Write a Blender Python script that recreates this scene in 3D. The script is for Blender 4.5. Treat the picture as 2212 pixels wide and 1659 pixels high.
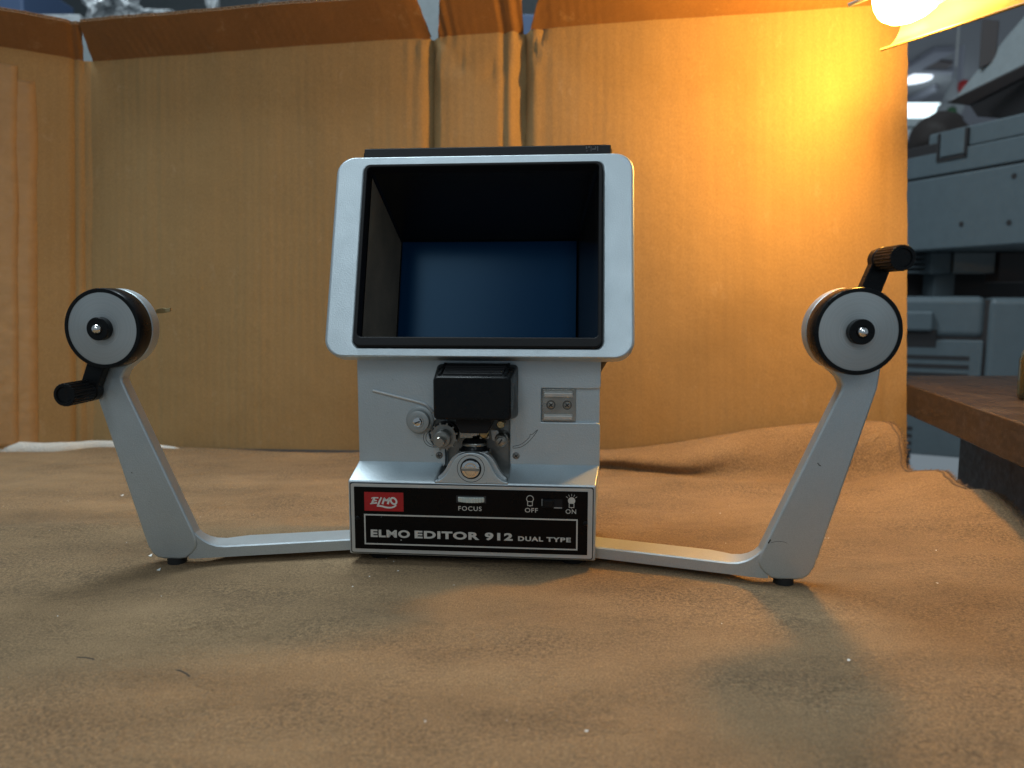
import bpy, bmesh, math, random
from mathutils import Vector, Matrix, noise
random.seed(7)
R = math.radians
S = 0.001                      # all sizes below are millimetres
for o in list(bpy.data.objects): bpy.data.objects.remove(o)
sc = bpy.context.scene
col = sc.collection

# ---------------------------------------------------------------- camera
PITCH, HC, FPX = R(6.75), 158.0, 1600.0          # pitch, height above the cloth, focal length for a 2212 px wide frame
cam = bpy.data.cameras.new('camera'); camo = bpy.data.objects.new('camera', cam); col.objects.link(camo)
camo.location = (0, 0, HC * S); camo.rotation_euler = (R(90) - PITCH, 0, 0)
cam.sensor_width = 36; cam.lens = 36 * FPX / 2212.0
cam.clip_start = 0.01; cam.clip_end = 100
cam.dof.use_dof = True; cam.dof.focus_distance = 0.425; cam.dof.aperture_fstop = 9.0
sc.camera = camo
# ---------------------------------------------------------------- world and lamps
w = bpy.data.worlds.new('World'); sc.world = w; w.use_nodes = True
w.node_tree.nodes['Background'].inputs[0].default_value = (0.72, 0.88, 1.0, 1)
w.node_tree.nodes['Background'].inputs[1].default_value = 0.19
def area(name, loc, tgt, sx, sy, power, colour):
    l = bpy.data.lights.new(name, 'AREA'); l.shape = 'RECTANGLE'; l.size = sx; l.size_y = sy; l.energy = power; l.color = colour
    o = bpy.data.objects.new(name, l); col.objects.link(o); o.location = loc
    o.rotation_euler = (Vector(tgt) - Vector(loc)).to_track_quat('-Z', 'Y').to_euler(); return o
area('ceiling_tube_lamp', (-0.5, 0.76, 1.8), (-0.2, 0.45, 0), 1.3, 0.35, 27, (0.80, 0.93, 1.0))
area('ceiling_tube_lamp', (-0.9, -2.0, 2.15), (-0.1, 0.4, 0.1), 0.6, 1.0, 12, (0.80, 0.93, 1.0))
area('ceiling_tube_lamp', (0.5, -2.4, 1.7), (0.0, 0.4, 0.1), 0.35, 1.3, 7, (0.80, 0.93, 1.0))
sc.view_settings.view_transform = 'Standard'; sc.view_settings.look = 'None'
sc.view_settings.exposure = 0.27; sc.view_settings.gamma = 1.0
sc.render.engine = 'CYCLES'
sc.cycles.use_denoising = True
sc.cycles.sample_clamp_indirect = 6
sc.cycles.max_bounces = 8

# pixel (2212 x 1659 frame) -> point in mm at a known height or depth
fw = Vector((0, math.cos(PITCH), -math.sin(PITCH))); up = Vector((0, math.sin(PITCH), math.cos(PITCH))); rt = Vector((1, 0, 0))
C0 = Vector((0, 0, HC))
def ray(x, y): return fw + rt * ((x - 1106) / FPX) - up * ((y - 829.5) / FPX)
def pz(x, y, z=0.0): r = ray(x, y); return C0 + r * ((z - HC) / r.z)
def py(x, y, Y): r = ray(x, y); return C0 + r * (Y / r.y)
def pp(x, y, p0, n): r = ray(x, y); return C0 + r * ((p0 - C0).dot(n) / r.dot(n))

# ---------------------------------------------------------------- materials
MATS = {}
class N:
    def __init__(s, name):
        s.m = bpy.data.materials.new(name); s.m.use_nodes = True; MATS[name] = s.m
        s.t = s.m.node_tree; s.b = s.t.nodes['Principled BSDF']
    def n(s, typ, **kw):
        q = s.t.nodes.new(typ)
        for k, v in kw.items():
            if k in q.inputs: q.inputs[k].default_value = v
            else: setattr(q, k, v)
        return q
    def l(s, a, b): s.t.links.new(a, b)
    def obj(s): return s.n('ShaderNodeTexCoord').outputs['Object']
    def scaled(s, vec, sx, sy, sz):
        q = s.n('ShaderNodeMapping'); q.inputs['Scale'].default_value = (sx, sy, sz); s.l(vec, q.inputs[0]); return q.outputs[0]
    def noise(s, vec, scale, detail=3, rough=0.55):
        q = s.n('ShaderNodeTexNoise', Scale=scale, Detail=detail, Roughness=rough); s.l(vec, q.inputs['Vector']); return q.outputs[0]
    def ramp(s, f, stops):
        q = s.n('ShaderNodeValToRGB'); e = q.color_ramp.elements
        while len(e) < len(stops): e.new(0.5)
        for i, (p, c) in enumerate(stops):
            e[i].position = p; e[i].color = (*c, 1) if isinstance(c, tuple) else (c, c, c, 1)
        s.l(f, q.inputs[0]); return q.outputs[0]
    def bump(s, h, dist, strength=1.0, prev=None):
        q = s.n('ShaderNodeBump', Strength=strength, Distance=dist); s.l(h, q.inputs['Height'])
        if prev: s.l(prev, q.inputs['Normal'])
        return q.outputs[0]
    def set(s, **kw):
        for k, v in kw.items(): s.b.inputs[k].default_value = v
    def mix(s, f, a, b, mode='MIX'):
        q = s.n('ShaderNodeMix', data_type='RGBA', blend_type=mode)
        for val, i in ((f, 0), (a, 6), (b, 7)):
            if hasattr(val, 'links'): s.l(val, q.inputs[i])
            else: q.inputs[i].default_value = val if i == 0 else (*val, 1)
        return q.outputs[2]
    def math(s, op, a, b=None):
        q = s.n('ShaderNodeMath', operation=op)
        for i, v in enumerate((a, b)):
            if v is None: continue
            if hasattr(v, 'links'): s.l(v, q.inputs[i])
            else: q.inputs[i].default_value = v
        return q.outputs[0]

def plain(name, c, rough=0.5, metal=0.0, grain=0.0, gscale=900, var=0.0, **kw):
    k = N(name); k.set(Roughness=rough, Metallic=metal, **kw); k.b.inputs['Base Color'].default_value = (*c, 1)
    v = k.obj()
    if grain: k.l(k.bump(k.noise(v, gscale, 2), grain), k.b.inputs['Normal'])
    if var:
        f = k.ramp(k.noise(v, 60, 5, 0.65), [(0.3, 1 - var), (0.75, 1 + var * 0.4)])
        k.l(k.mix(1.0, c, f, 'MULTIPLY'), k.b.inputs['Base Color'])
        k.l(k.ramp(k.noise(v, 140, 4), [(0.3, rough * 0.8), (0.7, min(1, rough * 1.25))]), k.b.inputs['Roughness'])
    return k.m

# silver sprayed casting: fine metallic grain, a few chips and smudges
k = N('silver_paint'); k.set(Metallic=0.78, Roughness=0.4); v = k.obj()
base = k.ramp(k.noise(v, 35, 5, 0.6), [(0.3, (0.46, 0.52, 0.55)), (0.7, (0.50, 0.56, 0.59))])
chip = k.ramp(k.noise(v, 260, 3, 0.7), [(0.235, 1.0), (0.26, 0.0)])
geo = k.n('ShaderNodeNewGeometry'); bv = k.n('ShaderNodeBevel', samples=4, Radius=0.0009); dt = k.n('ShaderNodeVectorMath', operation='DOT_PRODUCT')
k.l(bv.outputs[0], dt.inputs[0]); k.l(geo.outputs['Normal'], dt.inputs[1]); edge_ = k.ramp(dt.outputs['Value'], [(0.86, 1.0), (0.97, 0.0)])
worn = k.math('MULTIPLY', edge_, k.ramp(k.noise(v, 330, 4, 0.75), [(0.60, 0.0), (0.68, 1.0)]))
cc = k.mix(chip, base, (0.12, 0.12, 0.12)); cc = k.mix(k.math('MULTIPLY', edge_, 0.35), cc, (0.8, 0.82, 0.83)); cc = k.mix(worn, cc, (0.16, 0.155, 0.15))
fleck = k.noise(v, 2200, 2, 0.6)
cc = k.mix(0.14, cc, k.ramp(fleck, [(0.35, (0.22, 0.25, 0.27)), (0.65, (0.76, 0.84, 0.88))]))
k.l(cc, k.b.inputs['Base Color'])
k.l(k.ramp(k.noise(v, 90, 4), [(0.3, 0.43), (0.7, 0.49)]), k.b.inputs['Roughness'])
k.l(k.bump(k.noise(v, 1300, 2), 0.0002, 0.7), k.b.inputs['Normal'])
plain('silver_edge', (0.52, 0.53, 0.53), 0.35, 0.7, 0.00008)
plain('plate_silver', (0.50, 0.50, 0.48), 0.42, 0.35, 0.00005, 1200, 0.1)
k = N('black_plastic'); k.b.inputs['Specular IOR Level'].default_value = 0.16; k.set(Roughness=0.28); v = k.obj()
k.l(k.ramp(k.noise(v, 420, 4, 0.7), [(0.5, (0.006, 0.007, 0.008)), (0.72, (0.009, 0.009, 0.009)), (0.86, (0.05, 0.048, 0.042))]), k.b.inputs['Base Color'])
k.l(k.ramp(k.noise(v, 120, 4), [(0.3, 0.2), (0.7, 0.42)]), k.b.inputs['Roughness'])
plain('black_panel', (0.003, 0.003, 0.0035), 0.3, 0, 0.00002, 300, 0.2, **{'Specular IOR Level': 0.12})
plain('matt_black', (0.006, 0.006, 0.007), 0.6, 0, 0.0001, 900, 0, **{'Specular IOR Level': 0.25})
k = N('brown_lining'); k.set(Roughness=0.6); v = k.obj()  # lighter brown than the rest of the lining, with paler dust specks
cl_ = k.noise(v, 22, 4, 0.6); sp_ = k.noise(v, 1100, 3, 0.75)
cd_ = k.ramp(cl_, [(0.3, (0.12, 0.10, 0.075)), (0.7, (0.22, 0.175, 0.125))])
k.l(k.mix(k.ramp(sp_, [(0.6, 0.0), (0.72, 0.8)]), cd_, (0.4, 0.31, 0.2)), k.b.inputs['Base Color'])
k = N('lining_black'); k.set(Roughness=0.24); k.b.inputs['Specular IOR Level'].default_value = 0.5; v = k.obj()
k.l(k.ramp(k.noise(v, 900, 3, 0.7), [(0.5, (0.008, 0.0075, 0.007)), (0.68, (0.016, 0.014, 0.011)), (0.78, (0.06, 0.045, 0.03))]), k.b.inputs['Base Color'])
plain('rubber', (0.008, 0.008, 0.008), 0.75)
plain('dark_groove', (0.02, 0.02, 0.022), 0.6)
plain('print_grey', (0.50, 0.48, 0.44), 0.55, 0, 0, 1, 0.12)
plain('logo_red', (0.36, 0.008, 0.012), 0.4)
plain('logo_white', (0.62, 0.60, 0.56), 0.5)
plain('chrome', (0.78, 0.78, 0.78), 0.12, 1.0, 0.0002, 150)
plain('worn_steel', (0.42, 0.40, 0.36), 0.3, 1.0, 0.0001, 500, 0.35)
plain('dull_steel', (0.30, 0.30, 0.285), 0.4, 0.9, 0.0001, 500, 0.3)
plain('brass_tint', (0.50, 0.38, 0.20), 0.3, 1.0, 0.0001, 500, 0.3)
plain('sleeve_grey', (0.30, 0.32, 0.32), 0.45, 0.3)
plain('sticker_grey', (0.05, 0.05, 0.052), 0.6)
plain('wheel_grey', (0.5, 0.54, 0.5), 0.5, 0.2)
k = N('brushed_disc'); k.set(Metallic=0.65, Roughness=0.48, Anisotropic=0.3); v = k.obj()
tg = k.n('ShaderNodeTangent', direction_type='RADIAL', axis='Y'); k.l(tg.outputs[0], k.b.inputs['Tangent'])
ln = k.n('ShaderNodeVectorMath', operation='LENGTH'); k.l(k.scaled(v, 1, 0, 1), ln.inputs[0])
nz = k.n('ShaderNodeTexNoise', noise_dimensions='1D', Scale=1600.0, Detail=4.0); k.l(ln.outputs['Value'], nz.inputs['W'])
k.l(k.ramp(nz.outputs[0], [(0.3, (0.36, 0.385, 0.39)), (0.7, (0.41, 0.435, 0.44))]), k.b.inputs['Base Color'])
k.l(k.bump(nz.outputs[0], 0.00004, 0.25), k.b.inputs['Normal'])
# frosted viewing screen
k = N('viewing_screen'); k.set(Roughness=0.19); k.b.inputs['Base Color'].default_value = (0.002, 0.024, 0.068, 1); k.b.inputs['Specular IOR Level'].default_value = 0.08
k.b.inputs['Coat Weight'].default_value = 0.0; k.b.inputs['Coat Roughness'].default_value = 0.16; k.b.inputs['Specular Tint'].default_value = (0.45, 0.75, 1.0, 1)
# cardboard
def cardboard(name, c1, c2, flute=0.0003):
    k = N(name); k.set(Roughness=0.82); k.b.inputs['Specular IOR Level'].default_value = 0.25; v = k.obj()
    mott = k.noise(k.scaled(v, 10, 10, 6), 1.0, 6, 0.65); fib = k.noise(k.scaled(v, 700, 700, 420), 1.0, 4, 0.7)
    cc = k.mix(0.3, k.ramp(mott, [(0.3, c1), (0.7, c2)]), k.ramp(fib, [(0.3, tuple(a * 0.62 for a in c1)), (0.7, tuple(min(1, a * 1.25) for a in c2))]))
    wv = k.n('ShaderNodeTexWave', bands_direction='X', Scale=0.314 / 0.0085, Distortion=1.2, Detail=1.0); wv.inputs['Detail Scale'].default_value = 0.6
    k.l(v, wv.inputs['Vector'])
    patch = k.ramp(k.noise(k.scaled(v, 9, 9, 3), 1.0, 3, 0.6), [(0.42, 0.15), (0.62, 1.0)])
    fl = k.math('MULTIPLY', wv.outputs['Fac'], patch)
    bands = k.ramp(k.noise(k.scaled(v, 34, 34, 1.2), 1.0, 4, 0.6), [(0.35, 0.0), (0.7, 0.12)])
    cc = k.mix(bands, cc, tuple(a * 0.62 for a in c1))
    cc = k.mix(k.math('MULTIPLY', fl, 0.10), cc, tuple(a * 0.55 for a in c1))
    scuff = k.ramp(k.noise(k.scaled(v, 60, 60, 30), 1.0, 6, 0.8), [(0.58, 0.0), (0.72, 0.4)])
    cc = k.mix(scuff, cc, (0.44, 0.33, 0.2))
    stain = k.ramp(k.noise(v, 5, 5, 0.6), [(0.55, 0.0), (0.75, 0.4)])
    cc = k.mix(stain, cc, tuple(a * 0.6 for a in c1))
    k.l(cc, k.b.inputs['Base Color'])
    b1 = k.bump(fl, flute, 0.6)
    b2 = k.bump(k.noise(v, 30, 4), 0.003, 0.4, b1)
    k.l(k.bump(fib, 0.0003, 0.6, b2), k.b.inputs['Normal'])
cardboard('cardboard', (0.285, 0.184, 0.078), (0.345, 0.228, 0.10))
cardboard('cardboard_flap_shaded', (0.22, 0.115, 0.048), (0.26, 0.14, 0.06))  # darker copy of the cardboard: the shade of the flaps is put into its colour
plain('cardboard_core', (0.20, 0.115, 0.055), 0.85, 0, 0.0002, 400, 0.2)
plain('paper_tape', (0.38, 0.24, 0.11), 0.75, 0, 0.0008, 90, 0.15)
plain('white_fleece', (0.60, 0.60, 0.56), 0.95, 0, 0.0015, 500, 0.15)
# suede cloth
k = N('suede'); k.set(Roughness=0.92); k.b.inputs['Specular IOR Level'].default_value = 0.15
k.b.inputs['Sheen Weight'].default_value = 0.03; k.b.inputs['Sheen Roughness'].default_value = 0.45
v = k.obj()
big = k.noise(k.scaled(v, 7, 16, 1), 1.0, 5, 0.62); nap = k.noise(k.scaled(v, 1500, 1600, 1500), 1.0, 3, 0.7); pile = k.noise(k.scaled(v, 620, 680, 620), 1.0, 3, 0.7)
c = k.ramp(big, [(0.30, (0.19, 0.125, 0.067)), (0.5, (0.30, 0.20, 0.108)), (0.72, (0.40, 0.272, 0.15))])
c = k.mix(0.4, c, k.ramp(nap, [(0.36, (0.085, 0.054, 0.028)), (0.62, (0.52, 0.35, 0.19))]))
brush = k.noise(k.scaled(v, 9, 15, 9), 1.0, 5, 0.6)
c = k.mix(k.math('MULTIPLY', k.ramp(pile, [(0.42, 0.0), (0.62, 0.7)]), k.ramp(brush, [(0.40, 0.15), (0.60, 1.0)])), c, (0.085, 0.062, 0.042))
c = k.mix(k.ramp(k.noise(k.scaled(v, 16, 30, 16), 1.0, 5, 0.7), [(0.56, 0.0), (0.72, 0.5)]), c, (0.19, 0.125, 0.07))
k.l(c, k.b.inputs['Base Color'])
cre = k.math('ABSOLUTE', k.math('SUBTRACT', k.noise(k.scaled(v, 14, 24, 14), 1.0, 4, 0.55), 0.5))
crm = k.math('MULTIPLY', k.ramp(cre, [(0.0, 1.0), (0.05, 0.0)]), k.ramp(k.noise(v, 11, 3), [(0.45, 0.0), (0.6, 1.0)]))
k.l(k.bump(nap, 0.0009, 0.8, k.bump(pile, 0.0022, 0.8, k.bump(crm, 0.002, 0.6))), k.b.inputs['Normal'])
plain('suede_edge', (0.13, 0.085, 0.05), 0.9, 0, 0.001, 500, 0.2)
plain('lint_white', (0.7, 0.7, 0.66), 0.8)
plain('thread_dark', (0.02, 0.017, 0.015), 0.8)
# background
k = N('walnut'); k.set(Roughness=0.42); v = k.obj()
mp_ = k.n('ShaderNodeMapping'); mp_.inputs['Rotation'].default_value = (0, 0, R(-10)); k.l(v, mp_.inputs[0]); g = k.noise(k.scaled(mp_.outputs[0], 160, 9, 200), 1.0, 5, 0.65)
cc = k.ramp(g, [(0.3, (0.018, 0.012, 0.009)), (0.55, (0.034, 0.022, 0.016)), (0.75, (0.055, 0.037, 0.028))])
dust = k.ramp(k.noise(v, 260, 5, 0.8), [(0.5, 0.0), (0.75, 0.3)])
k.l(k.mix(dust, cc, (0.16, 0.14, 0.125)), k.b.inputs['Base Color'])
k.l(k.ramp(k.noise(v, 40, 4), [(0.3, 0.3), (0.7, 0.6)]), k.b.inputs['Roughness'])
plain('cabinet_dark', (0.075, 0.055, 0.042), 0.6, 0, 0.0004, 200, 0.2)
plain('printer_grey', (0.085, 0.112, 0.126), 0.5, 0, 0.0002, 600, 0.1)
plain('printer_dark', (0.018, 0.016, 0.017), 0.6)
plain('printer_brown', (0.05, 0.042, 0.042), 0.55)
plain('tray_grey', (0.21, 0.24, 0.25), 0.6, 0, 0.0003, 300, 0.12)
plain('ceiling_grey', (0.34, 0.34, 0.36), 0.9, 0, 0, 1, 0.1)
plain('ceiling_brown', (0.16, 0.13, 0.13), 0.9)
plain('beam_lilac', (0.42, 0.42, 0.48), 0.8)
plain('lavender_wall', (0.62, 0.58, 0.78), 0.9)
plain('pale_shelf', (0.66, 0.70, 0.70), 0.7)
plain('bag_white', (0.55, 0.58, 0.60), 0.2, 0, 0.006, 60, **{'Transmission Weight': 0.35})
plain('bag_red', (0.45, 0.03, 0.03), 0.4)
plain('bag_green', (0.04, 0.12, 0.05), 0.5)
plain('hair_dark', (0.02, 0.014, 0.012), 0.7)
plain('shelf_dark', (0.03, 0.04, 0.045), 0.6, 0, 0, 1, 0.2)
plain('crate_blue', (0.06, 0.10, 0.19), 0.5)
plain('steel_grey', (0.25, 0.25, 0.26), 0.4, 0.8)
def emit(name, c, s):
    k = N(name); k.b.inputs['Base Color'].default_value = (0.8, 0.8, 0.8, 1)
    k.b.inputs['Emission Color'].default_value = (*c, 1); k.b.inputs['Emission Strength'].default_value = s
emit('bulb_glow', (1.0, 0.485, 0.075), 335.0)
emit('bulb_base_glow', (1.0, 0.5, 0.1), 6.0)
emit('tube_light', (0.75, 0.95, 1.0), 1.6)
emit('spot_light', (0.80, 0.88, 1.0), 1.2)
k = N('lamp_enamel'); k.set(Roughness=0.35); k.b.inputs['Base Color'].default_value = (0.11, 0.095, 0.045, 1)
plain('lamp_outside', (0.33, 0.34, 0.35), 0.4, 0.3)
k = N('jar_glass'); k.set(Roughness=0.08); k.b.inputs['Base Color'].default_value = (0.30, 0.28, 0.16, 1); k.b.inputs['Transmission Weight'].default_value = 0.92

# ---------------------------------------------------------------- mesh helpers
class MB:
    """collects vertices (mm) and faces, then links them as ONE mesh object"""
    def __init__(s): s.v = []; s.f = []
    def add(s, vs, fs):
        o = len(s.v); s.v += [tuple(p) for p in vs]; s.f += [tuple(i + o for i in f) for f in fs]; return s
    def box(s, x0, x1, y0, y1, z0, z1):
        return s.add([(x0, y0, z0), (x1, y0, z0), (x1, y1, z0), (x0, y1, z0), (x0, y0, z1), (x1, y0, z1), (x1, y1, z1), (x0, y1, z1)],
                     [(0, 3, 2, 1), (4, 5, 6, 7), (0, 1, 5, 4), (1, 2, 6, 5), (2, 3, 7, 6), (3, 0, 4, 7)])
    def prism(s, pts, y0, y1, y1pts=None):
        """outline in x,z pushed from y0 to y1"""
        n = len(pts); q = y1pts or pts
        return s.add([(x, y0, z) for x, z in pts] + [(x, y1, z) for x, z in q],
                     [tuple(range(n)), tuple(range(2 * n - 1, n - 1, -1))] + [(i, i + n, (i + 1) % n + n, (i + 1) % n) for i in range(n)])
    def ring(s, a, b, y0, y1):
        n = len(a); vs = [(x, y0, z) for x, z in a] + [(x, y0, z) for x, z in b] + [(x, y1, z) for x, z in a] + [(x, y1, z) for x, z in b]
        fs = []
        for i in range(n):
            j = (i + 1) % n
            fs += [(i, j, n + j, n + i), (2 * n + j, 2 * n + i, 3 * n + i, 3 * n + j), (j, i, 2 * n + i, 2 * n + j), (n + i, n + j, 3 * n + j, 3 * n + i)]
        return s.add(vs, fs)
    def loft(s, loops, cap0=True, cap1=True, closed=True):
        n = len(loops[0]); vs = [p for l in loops for p in l]; fs = []
        for k in range(len(loops) - 1):
            for i in range(n if closed else n - 1):
                j = (i + 1) % n; fs.append((k * n + i, k * n + j, (k + 1) * n + j, (k + 1) * n + i))
        if cap0: fs.append(tuple(range(n - 1, -1, -1)))
        if cap1: fs.append(tuple((len(loops) - 1) * n + i for i in range(n)))
        return s.add(vs, fs)
    def lathe(s, prof, cx=0, cz=0, seg=48, cap0=True, cap1=True):
        """profile (radius, y) turned about the y axis through cx, cz"""
        L = [[(cx + r * math.cos(2 * math.pi * i / seg), y, cz + r * math.sin(2 * math.pi * i / seg)) for i in range(seg)] for r, y in prof]
        return s.loft(L, cap0, cap1)
    def lathez(s, prof, cx=0, cy=0, seg=48, cap0=True, cap1=True):
        L = [[(cx + r * math.cos(2 * math.pi * i / seg), cy + r * math.sin(2 * math.pi * i / seg), z) for i in range(seg)] for r, z in prof]
        return s.loft(L, cap0, cap1)
    def tube(s, path, r, seg=12):
        path = [Vector(p) for p in path]; L = []
        for i, p in enumerate(path):
            d = (path[min(i + 1, len(path) - 1)] - path[max(i - 1, 0)]).normalized()
            a = d.cross(Vector((0.13, 0.2, 1)) if abs(d.z) < 0.9 else Vector((1, 0.1, 0))).normalized(); b = d.cross(a)
            rr = r[i] if isinstance(r, (list, tuple)) else r
            L.append([tuple(p + a * rr * math.cos(t) + b * rr * math.sin(t)) for t in (2 * math.pi * k / seg for k in range(seg))])
        return s.loft(L)
    def strip(s, path, wdt, y, th=0.12, closed=False):
        """flat line of print in the x,z plane"""
        n = len(path); a = []; b = []
        for i, (x, z) in enumerate(path):
            p = path[(i - 1) % n] if closed or i else path[0]; q = path[(i + 1) % n] if closed or i < n - 1 else path[-1]
            dx, dz = q[0] - p[0], q[1] - p[1]; l = math.hypot(dx, dz) or 1
            ww = wdt[i] if isinstance(wdt, (list, tuple)) else wdt
            a.append((x - dz / l * ww / 2, z + dx / l * ww / 2)); b.append((x + dz / l * ww / 2, z - dx / l * ww / 2))
        if closed: return s.ring(a, b, y, y + th)
        return s.prism(a + b[::-1], y, y + th)
    def build(s, name, mat, parent=None, loc=(0, 0, 0), rot=(0, 0, 0), bevel=0, seg=2, smooth=32, kind=None):
        me = bpy.data.meshes.new(name); me.from_pydata([(x * S, y * S, z * S) for x, y, z in s.v], [], s.f)
        bm = bmesh.new(); bm.from_mesh(me); bmesh.ops.remove_doubles(bm, verts=bm.verts, dist=1e-7)
        bmesh.ops.recalc_face_normals(bm, faces=bm.faces); bm.to_mesh(me); bm.free()
        me.polygons.foreach_set('use_smooth', [True] * len(me.polygons)); me.set_sharp_from_angle(angle=R(smooth))
        me.materials.append(MATS[mat]); o = bpy.data.objects.new(name, me); col.objects.link(o)
        o.parent = parent; o.location = Vector(loc) * S; o.rotation_euler = rot
        if bevel:
            m = o.modifiers.new('bevel', 'BEVEL'); m.width = bevel * S; m.segments = seg; m.limit_method = 'ANGLE'; m.angle_limit = R(40); m.harden_normals = True
        if kind: o['kind'] = kind
        return o
def tag(o, label, cat, group=None, kind=None):
    o['label'] = label; o['category'] = cat
    if group: o['group'] = group
    if kind: o['kind'] = kind
    return o
def empty(name, loc, rz=0):
    o = bpy.data.objects.new(name, None); col.objects.link(o); o.location = Vector(loc) * S; o.rotation_euler = (0, 0, rz); o.empty_display_size = 0.02; return o
def rrect(x0, x1, z0, z1, r, n=6):
    out = []
    for cx, cz, a in ((x1 - r, z1 - r, 0), (x0 + r, z1 - r, 90), (x0 + r, z0 + r, 180), (x1 - r, z0 + r, 270)):
        for i in range(n + 1): t = R(a + 90 * i / n); out.append((cx + r * math.cos(t), cz + r * math.sin(t)))
    return out
def circ(cx, cz, r, n=40): return [(cx + r * math.cos(2 * math.pi * i / n), cz + r * math.sin(2 * math.pi * i / n)) for i in range(n)]
def smooth01(t): t = max(0, min(1, t)); return t * t * (3 - 2 * t)
def catmull(pts, n=6):
    out = []
    for i in range(len(pts) - 1):
        p0, p1, p2, p3 = pts[max(i - 1, 0)], pts[i], pts[i + 1], pts[min(i + 2, len(pts) - 1)]
        for k in range(n):
            t = k / n
            out.append(tuple(0.5 * (2 * b + (c - a) * t + (2 * a - 5 * b + 4 * c - d) * t * t + (3 * b - a - 3 * c + d) * t ** 3) for a, b, c, d in zip(p0, p1, p2, p3)))
    out.append(tuple(pts[-1])); return out

# ================================================================ SETTING: table, cloth
mb = MB(); mb.box(-640, 318, 60, 800, -24, -4.5)
mb.build('tabletop', 'cabinet_dark', bevel=1)['kind'] = 'structure'

WL = Vector((-444, 771)); WR = Vector((353, 650)); WU = (WR - WL).normalized(); WN = Vector((-WU.y, WU.x)); WLEN = (WR - WL).length   # WN points away from the camera
def wall_y(x): return WL.y + (x - WL.x) * WU.y / WU.x
edge_px = [(1950, 926, 46), (1976, 962, 38), (2000, 1008, 22), (2034, 1022, 20), (2062, 1046, 17), (2100, 1068, 13), (2138, 1070, 13), (2172, 1096, 9), (2212, 1133, 6), (2290, 1200, 3), (2420, 1330, 0), (2700, 1640, 0)]
edge = catmull([tuple(pz(x, y, z)) for x, y, z in edge_px], 10)
def edge_x(Y):
    best = edge[-1][0]
    for a, b in zip(edge, edge[1:]):
        if min(a[1], b[1]) <= Y <= max(a[1], b[1]) and a[1] != b[1]:
            best = a[0] + (b[0] - a[0]) * (Y - a[1]) / (b[1] - a[1]); break
    else:
        if Y > max(p[1] for p in edge): best = edge[0][0]
    return best
def ridge(x, y, x0, y0, x1, y1, h, wd):
    dx, dy = x1 - x0, y1 - y0; l2 = dx * dx + dy * dy; t = ((x - x0) * dx + (y - y0) * dy) / l2
    d = math.hypot(x - x0 - dx * t, y - y0 - dy * t); e = smooth01(min(t + 0.15, 1.15 - t) / 0.3)
    return h * math.exp(-(d / wd) ** 2) * e
def flat_mask(x, y):
    m = 1.0
    for cx, cy, r0, r1 in ((-21, 450, 75, 125), (-200, 428, 22, 60), (150, 398, 22, 60)):
        m *= smooth01((math.hypot(x - cx, y - cy) - r0) / (r1 - r0))
    return m
def cloth_z(x, y):
    n1 = noise.noise(Vector((x / 130, y / 90, 3.1))); n2 = noise.noise(Vector((x / 48, y / 34, 8.7))); n3 = noise.noise(Vector((x / 18, y / 14, 1.7)))
    wx = x + 16 * noise.noise(Vector((x / 70, y / 70, 4.4))); wy = y + 10 * noise.noise(Vector((x / 60, y / 60, 7.1)))
    r1 = max(0, 1 - 3.2 * abs(noise.noise(Vector((wx / 150, wy / 46, 21.3))))); r2 = max(0, 1 - 3.6 * abs(noise.noise(Vector((wx / 60 + wy / 90, wy / 30 - wx / 140, 33.7)))))
    amt = smooth01(0.5 + 1.3 * noise.noise(Vector((x / 140, y / 110, 12.1))))
    z = 2.8 * n1 + 0.6 * n2 + 0.1 * n3 + 2.2 * r1 ** 2 * amt + 0.45 * r2 ** 2 * (1 - 0.5 * amt)
    z += ridge(x, y, -190, 350, 40, 330, 2.6, 13) + ridge(x, y, -60, 305, 90, 292, 2.2, 12) + ridge(x, y, -380, 470, -260, 500, 2.4, 12)
    z += ridge(x, y, 190, 520, 330, 470, 2.0, 14) + ridge(x, y, 60, 520, 300, 500, 1.6, 9) - ridge(x, y, -170, 380, -60, 372, 1.5, 10)
    z *= 0.9 * flat_mask(x, y)
    # cloth bunched up against the backdrop, higher towards the right
    hgt = 7 + 40 * smooth01((x - 20) / 310)
    if x < 20: hgt = 2 + 5 * smooth01((x + 260) / 280)
    d = wall_y(x) - 6 - y + 6 * noise.noise(Vector((x / 60, 1.2, 0)))
    wid = 18 + 22 * smooth01((x - 20) / 250)
    z += 17 * smooth01((x - 255) / 90) * smooth01((y - 430) / 110)
    z += (hgt - 17 * smooth01((x - 255) / 90)) * smooth01(1 - (d - 6) / wid) + 5 * smooth01((x - 40) / 120) * math.exp(-((d - wid - 42) / 22) ** 2)
    return z
mb = MB(); NX, NY = 380, 270; Y0, Y1 = 92, None
vs = []; X0 = -640
for j in range(NY + 1):
    for i in range(NX + 1):
        u = i / NX; t = j / NY
        # rows follow the backdrop at the far end
        Yr = 92 + t * (wall_y(300) - 6 - 92); xm = edge_x(Yr); xx = X0 + u * (xm - X0)
        Y = 92 + t * (wall_y(max(min(xx, 334), -470)) - 5 - 92)
        xm = edge_x(min(Y, Yr)); xx = X0 + u * (xm - X0)
        z = cloth_z(xx, Y)
        tt = smooth01(1 - (wall_y(xx) - 12 - Y) / (18 + 22 * smooth01((xx - 20) / 250)))
        over = smooth01((xx - 10) / 50) * (1 - 0.75 * smooth01((xx - 150) / 90)); Y -= over * 30 * tt ** 2 * (1 - tt) * 3
        z -= over * 5 * math.exp(-((wall_y(xx) - Y - 52) / 14) ** 2)
        e = (1 - u) * (xm - X0)
        z -= 0.6 * smooth01(1 - e / 10.0) + (0.8 * math.sin(Y / 9.0) * smooth01(1 - e / 12))
        vs.append((xx, Y, z))
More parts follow.
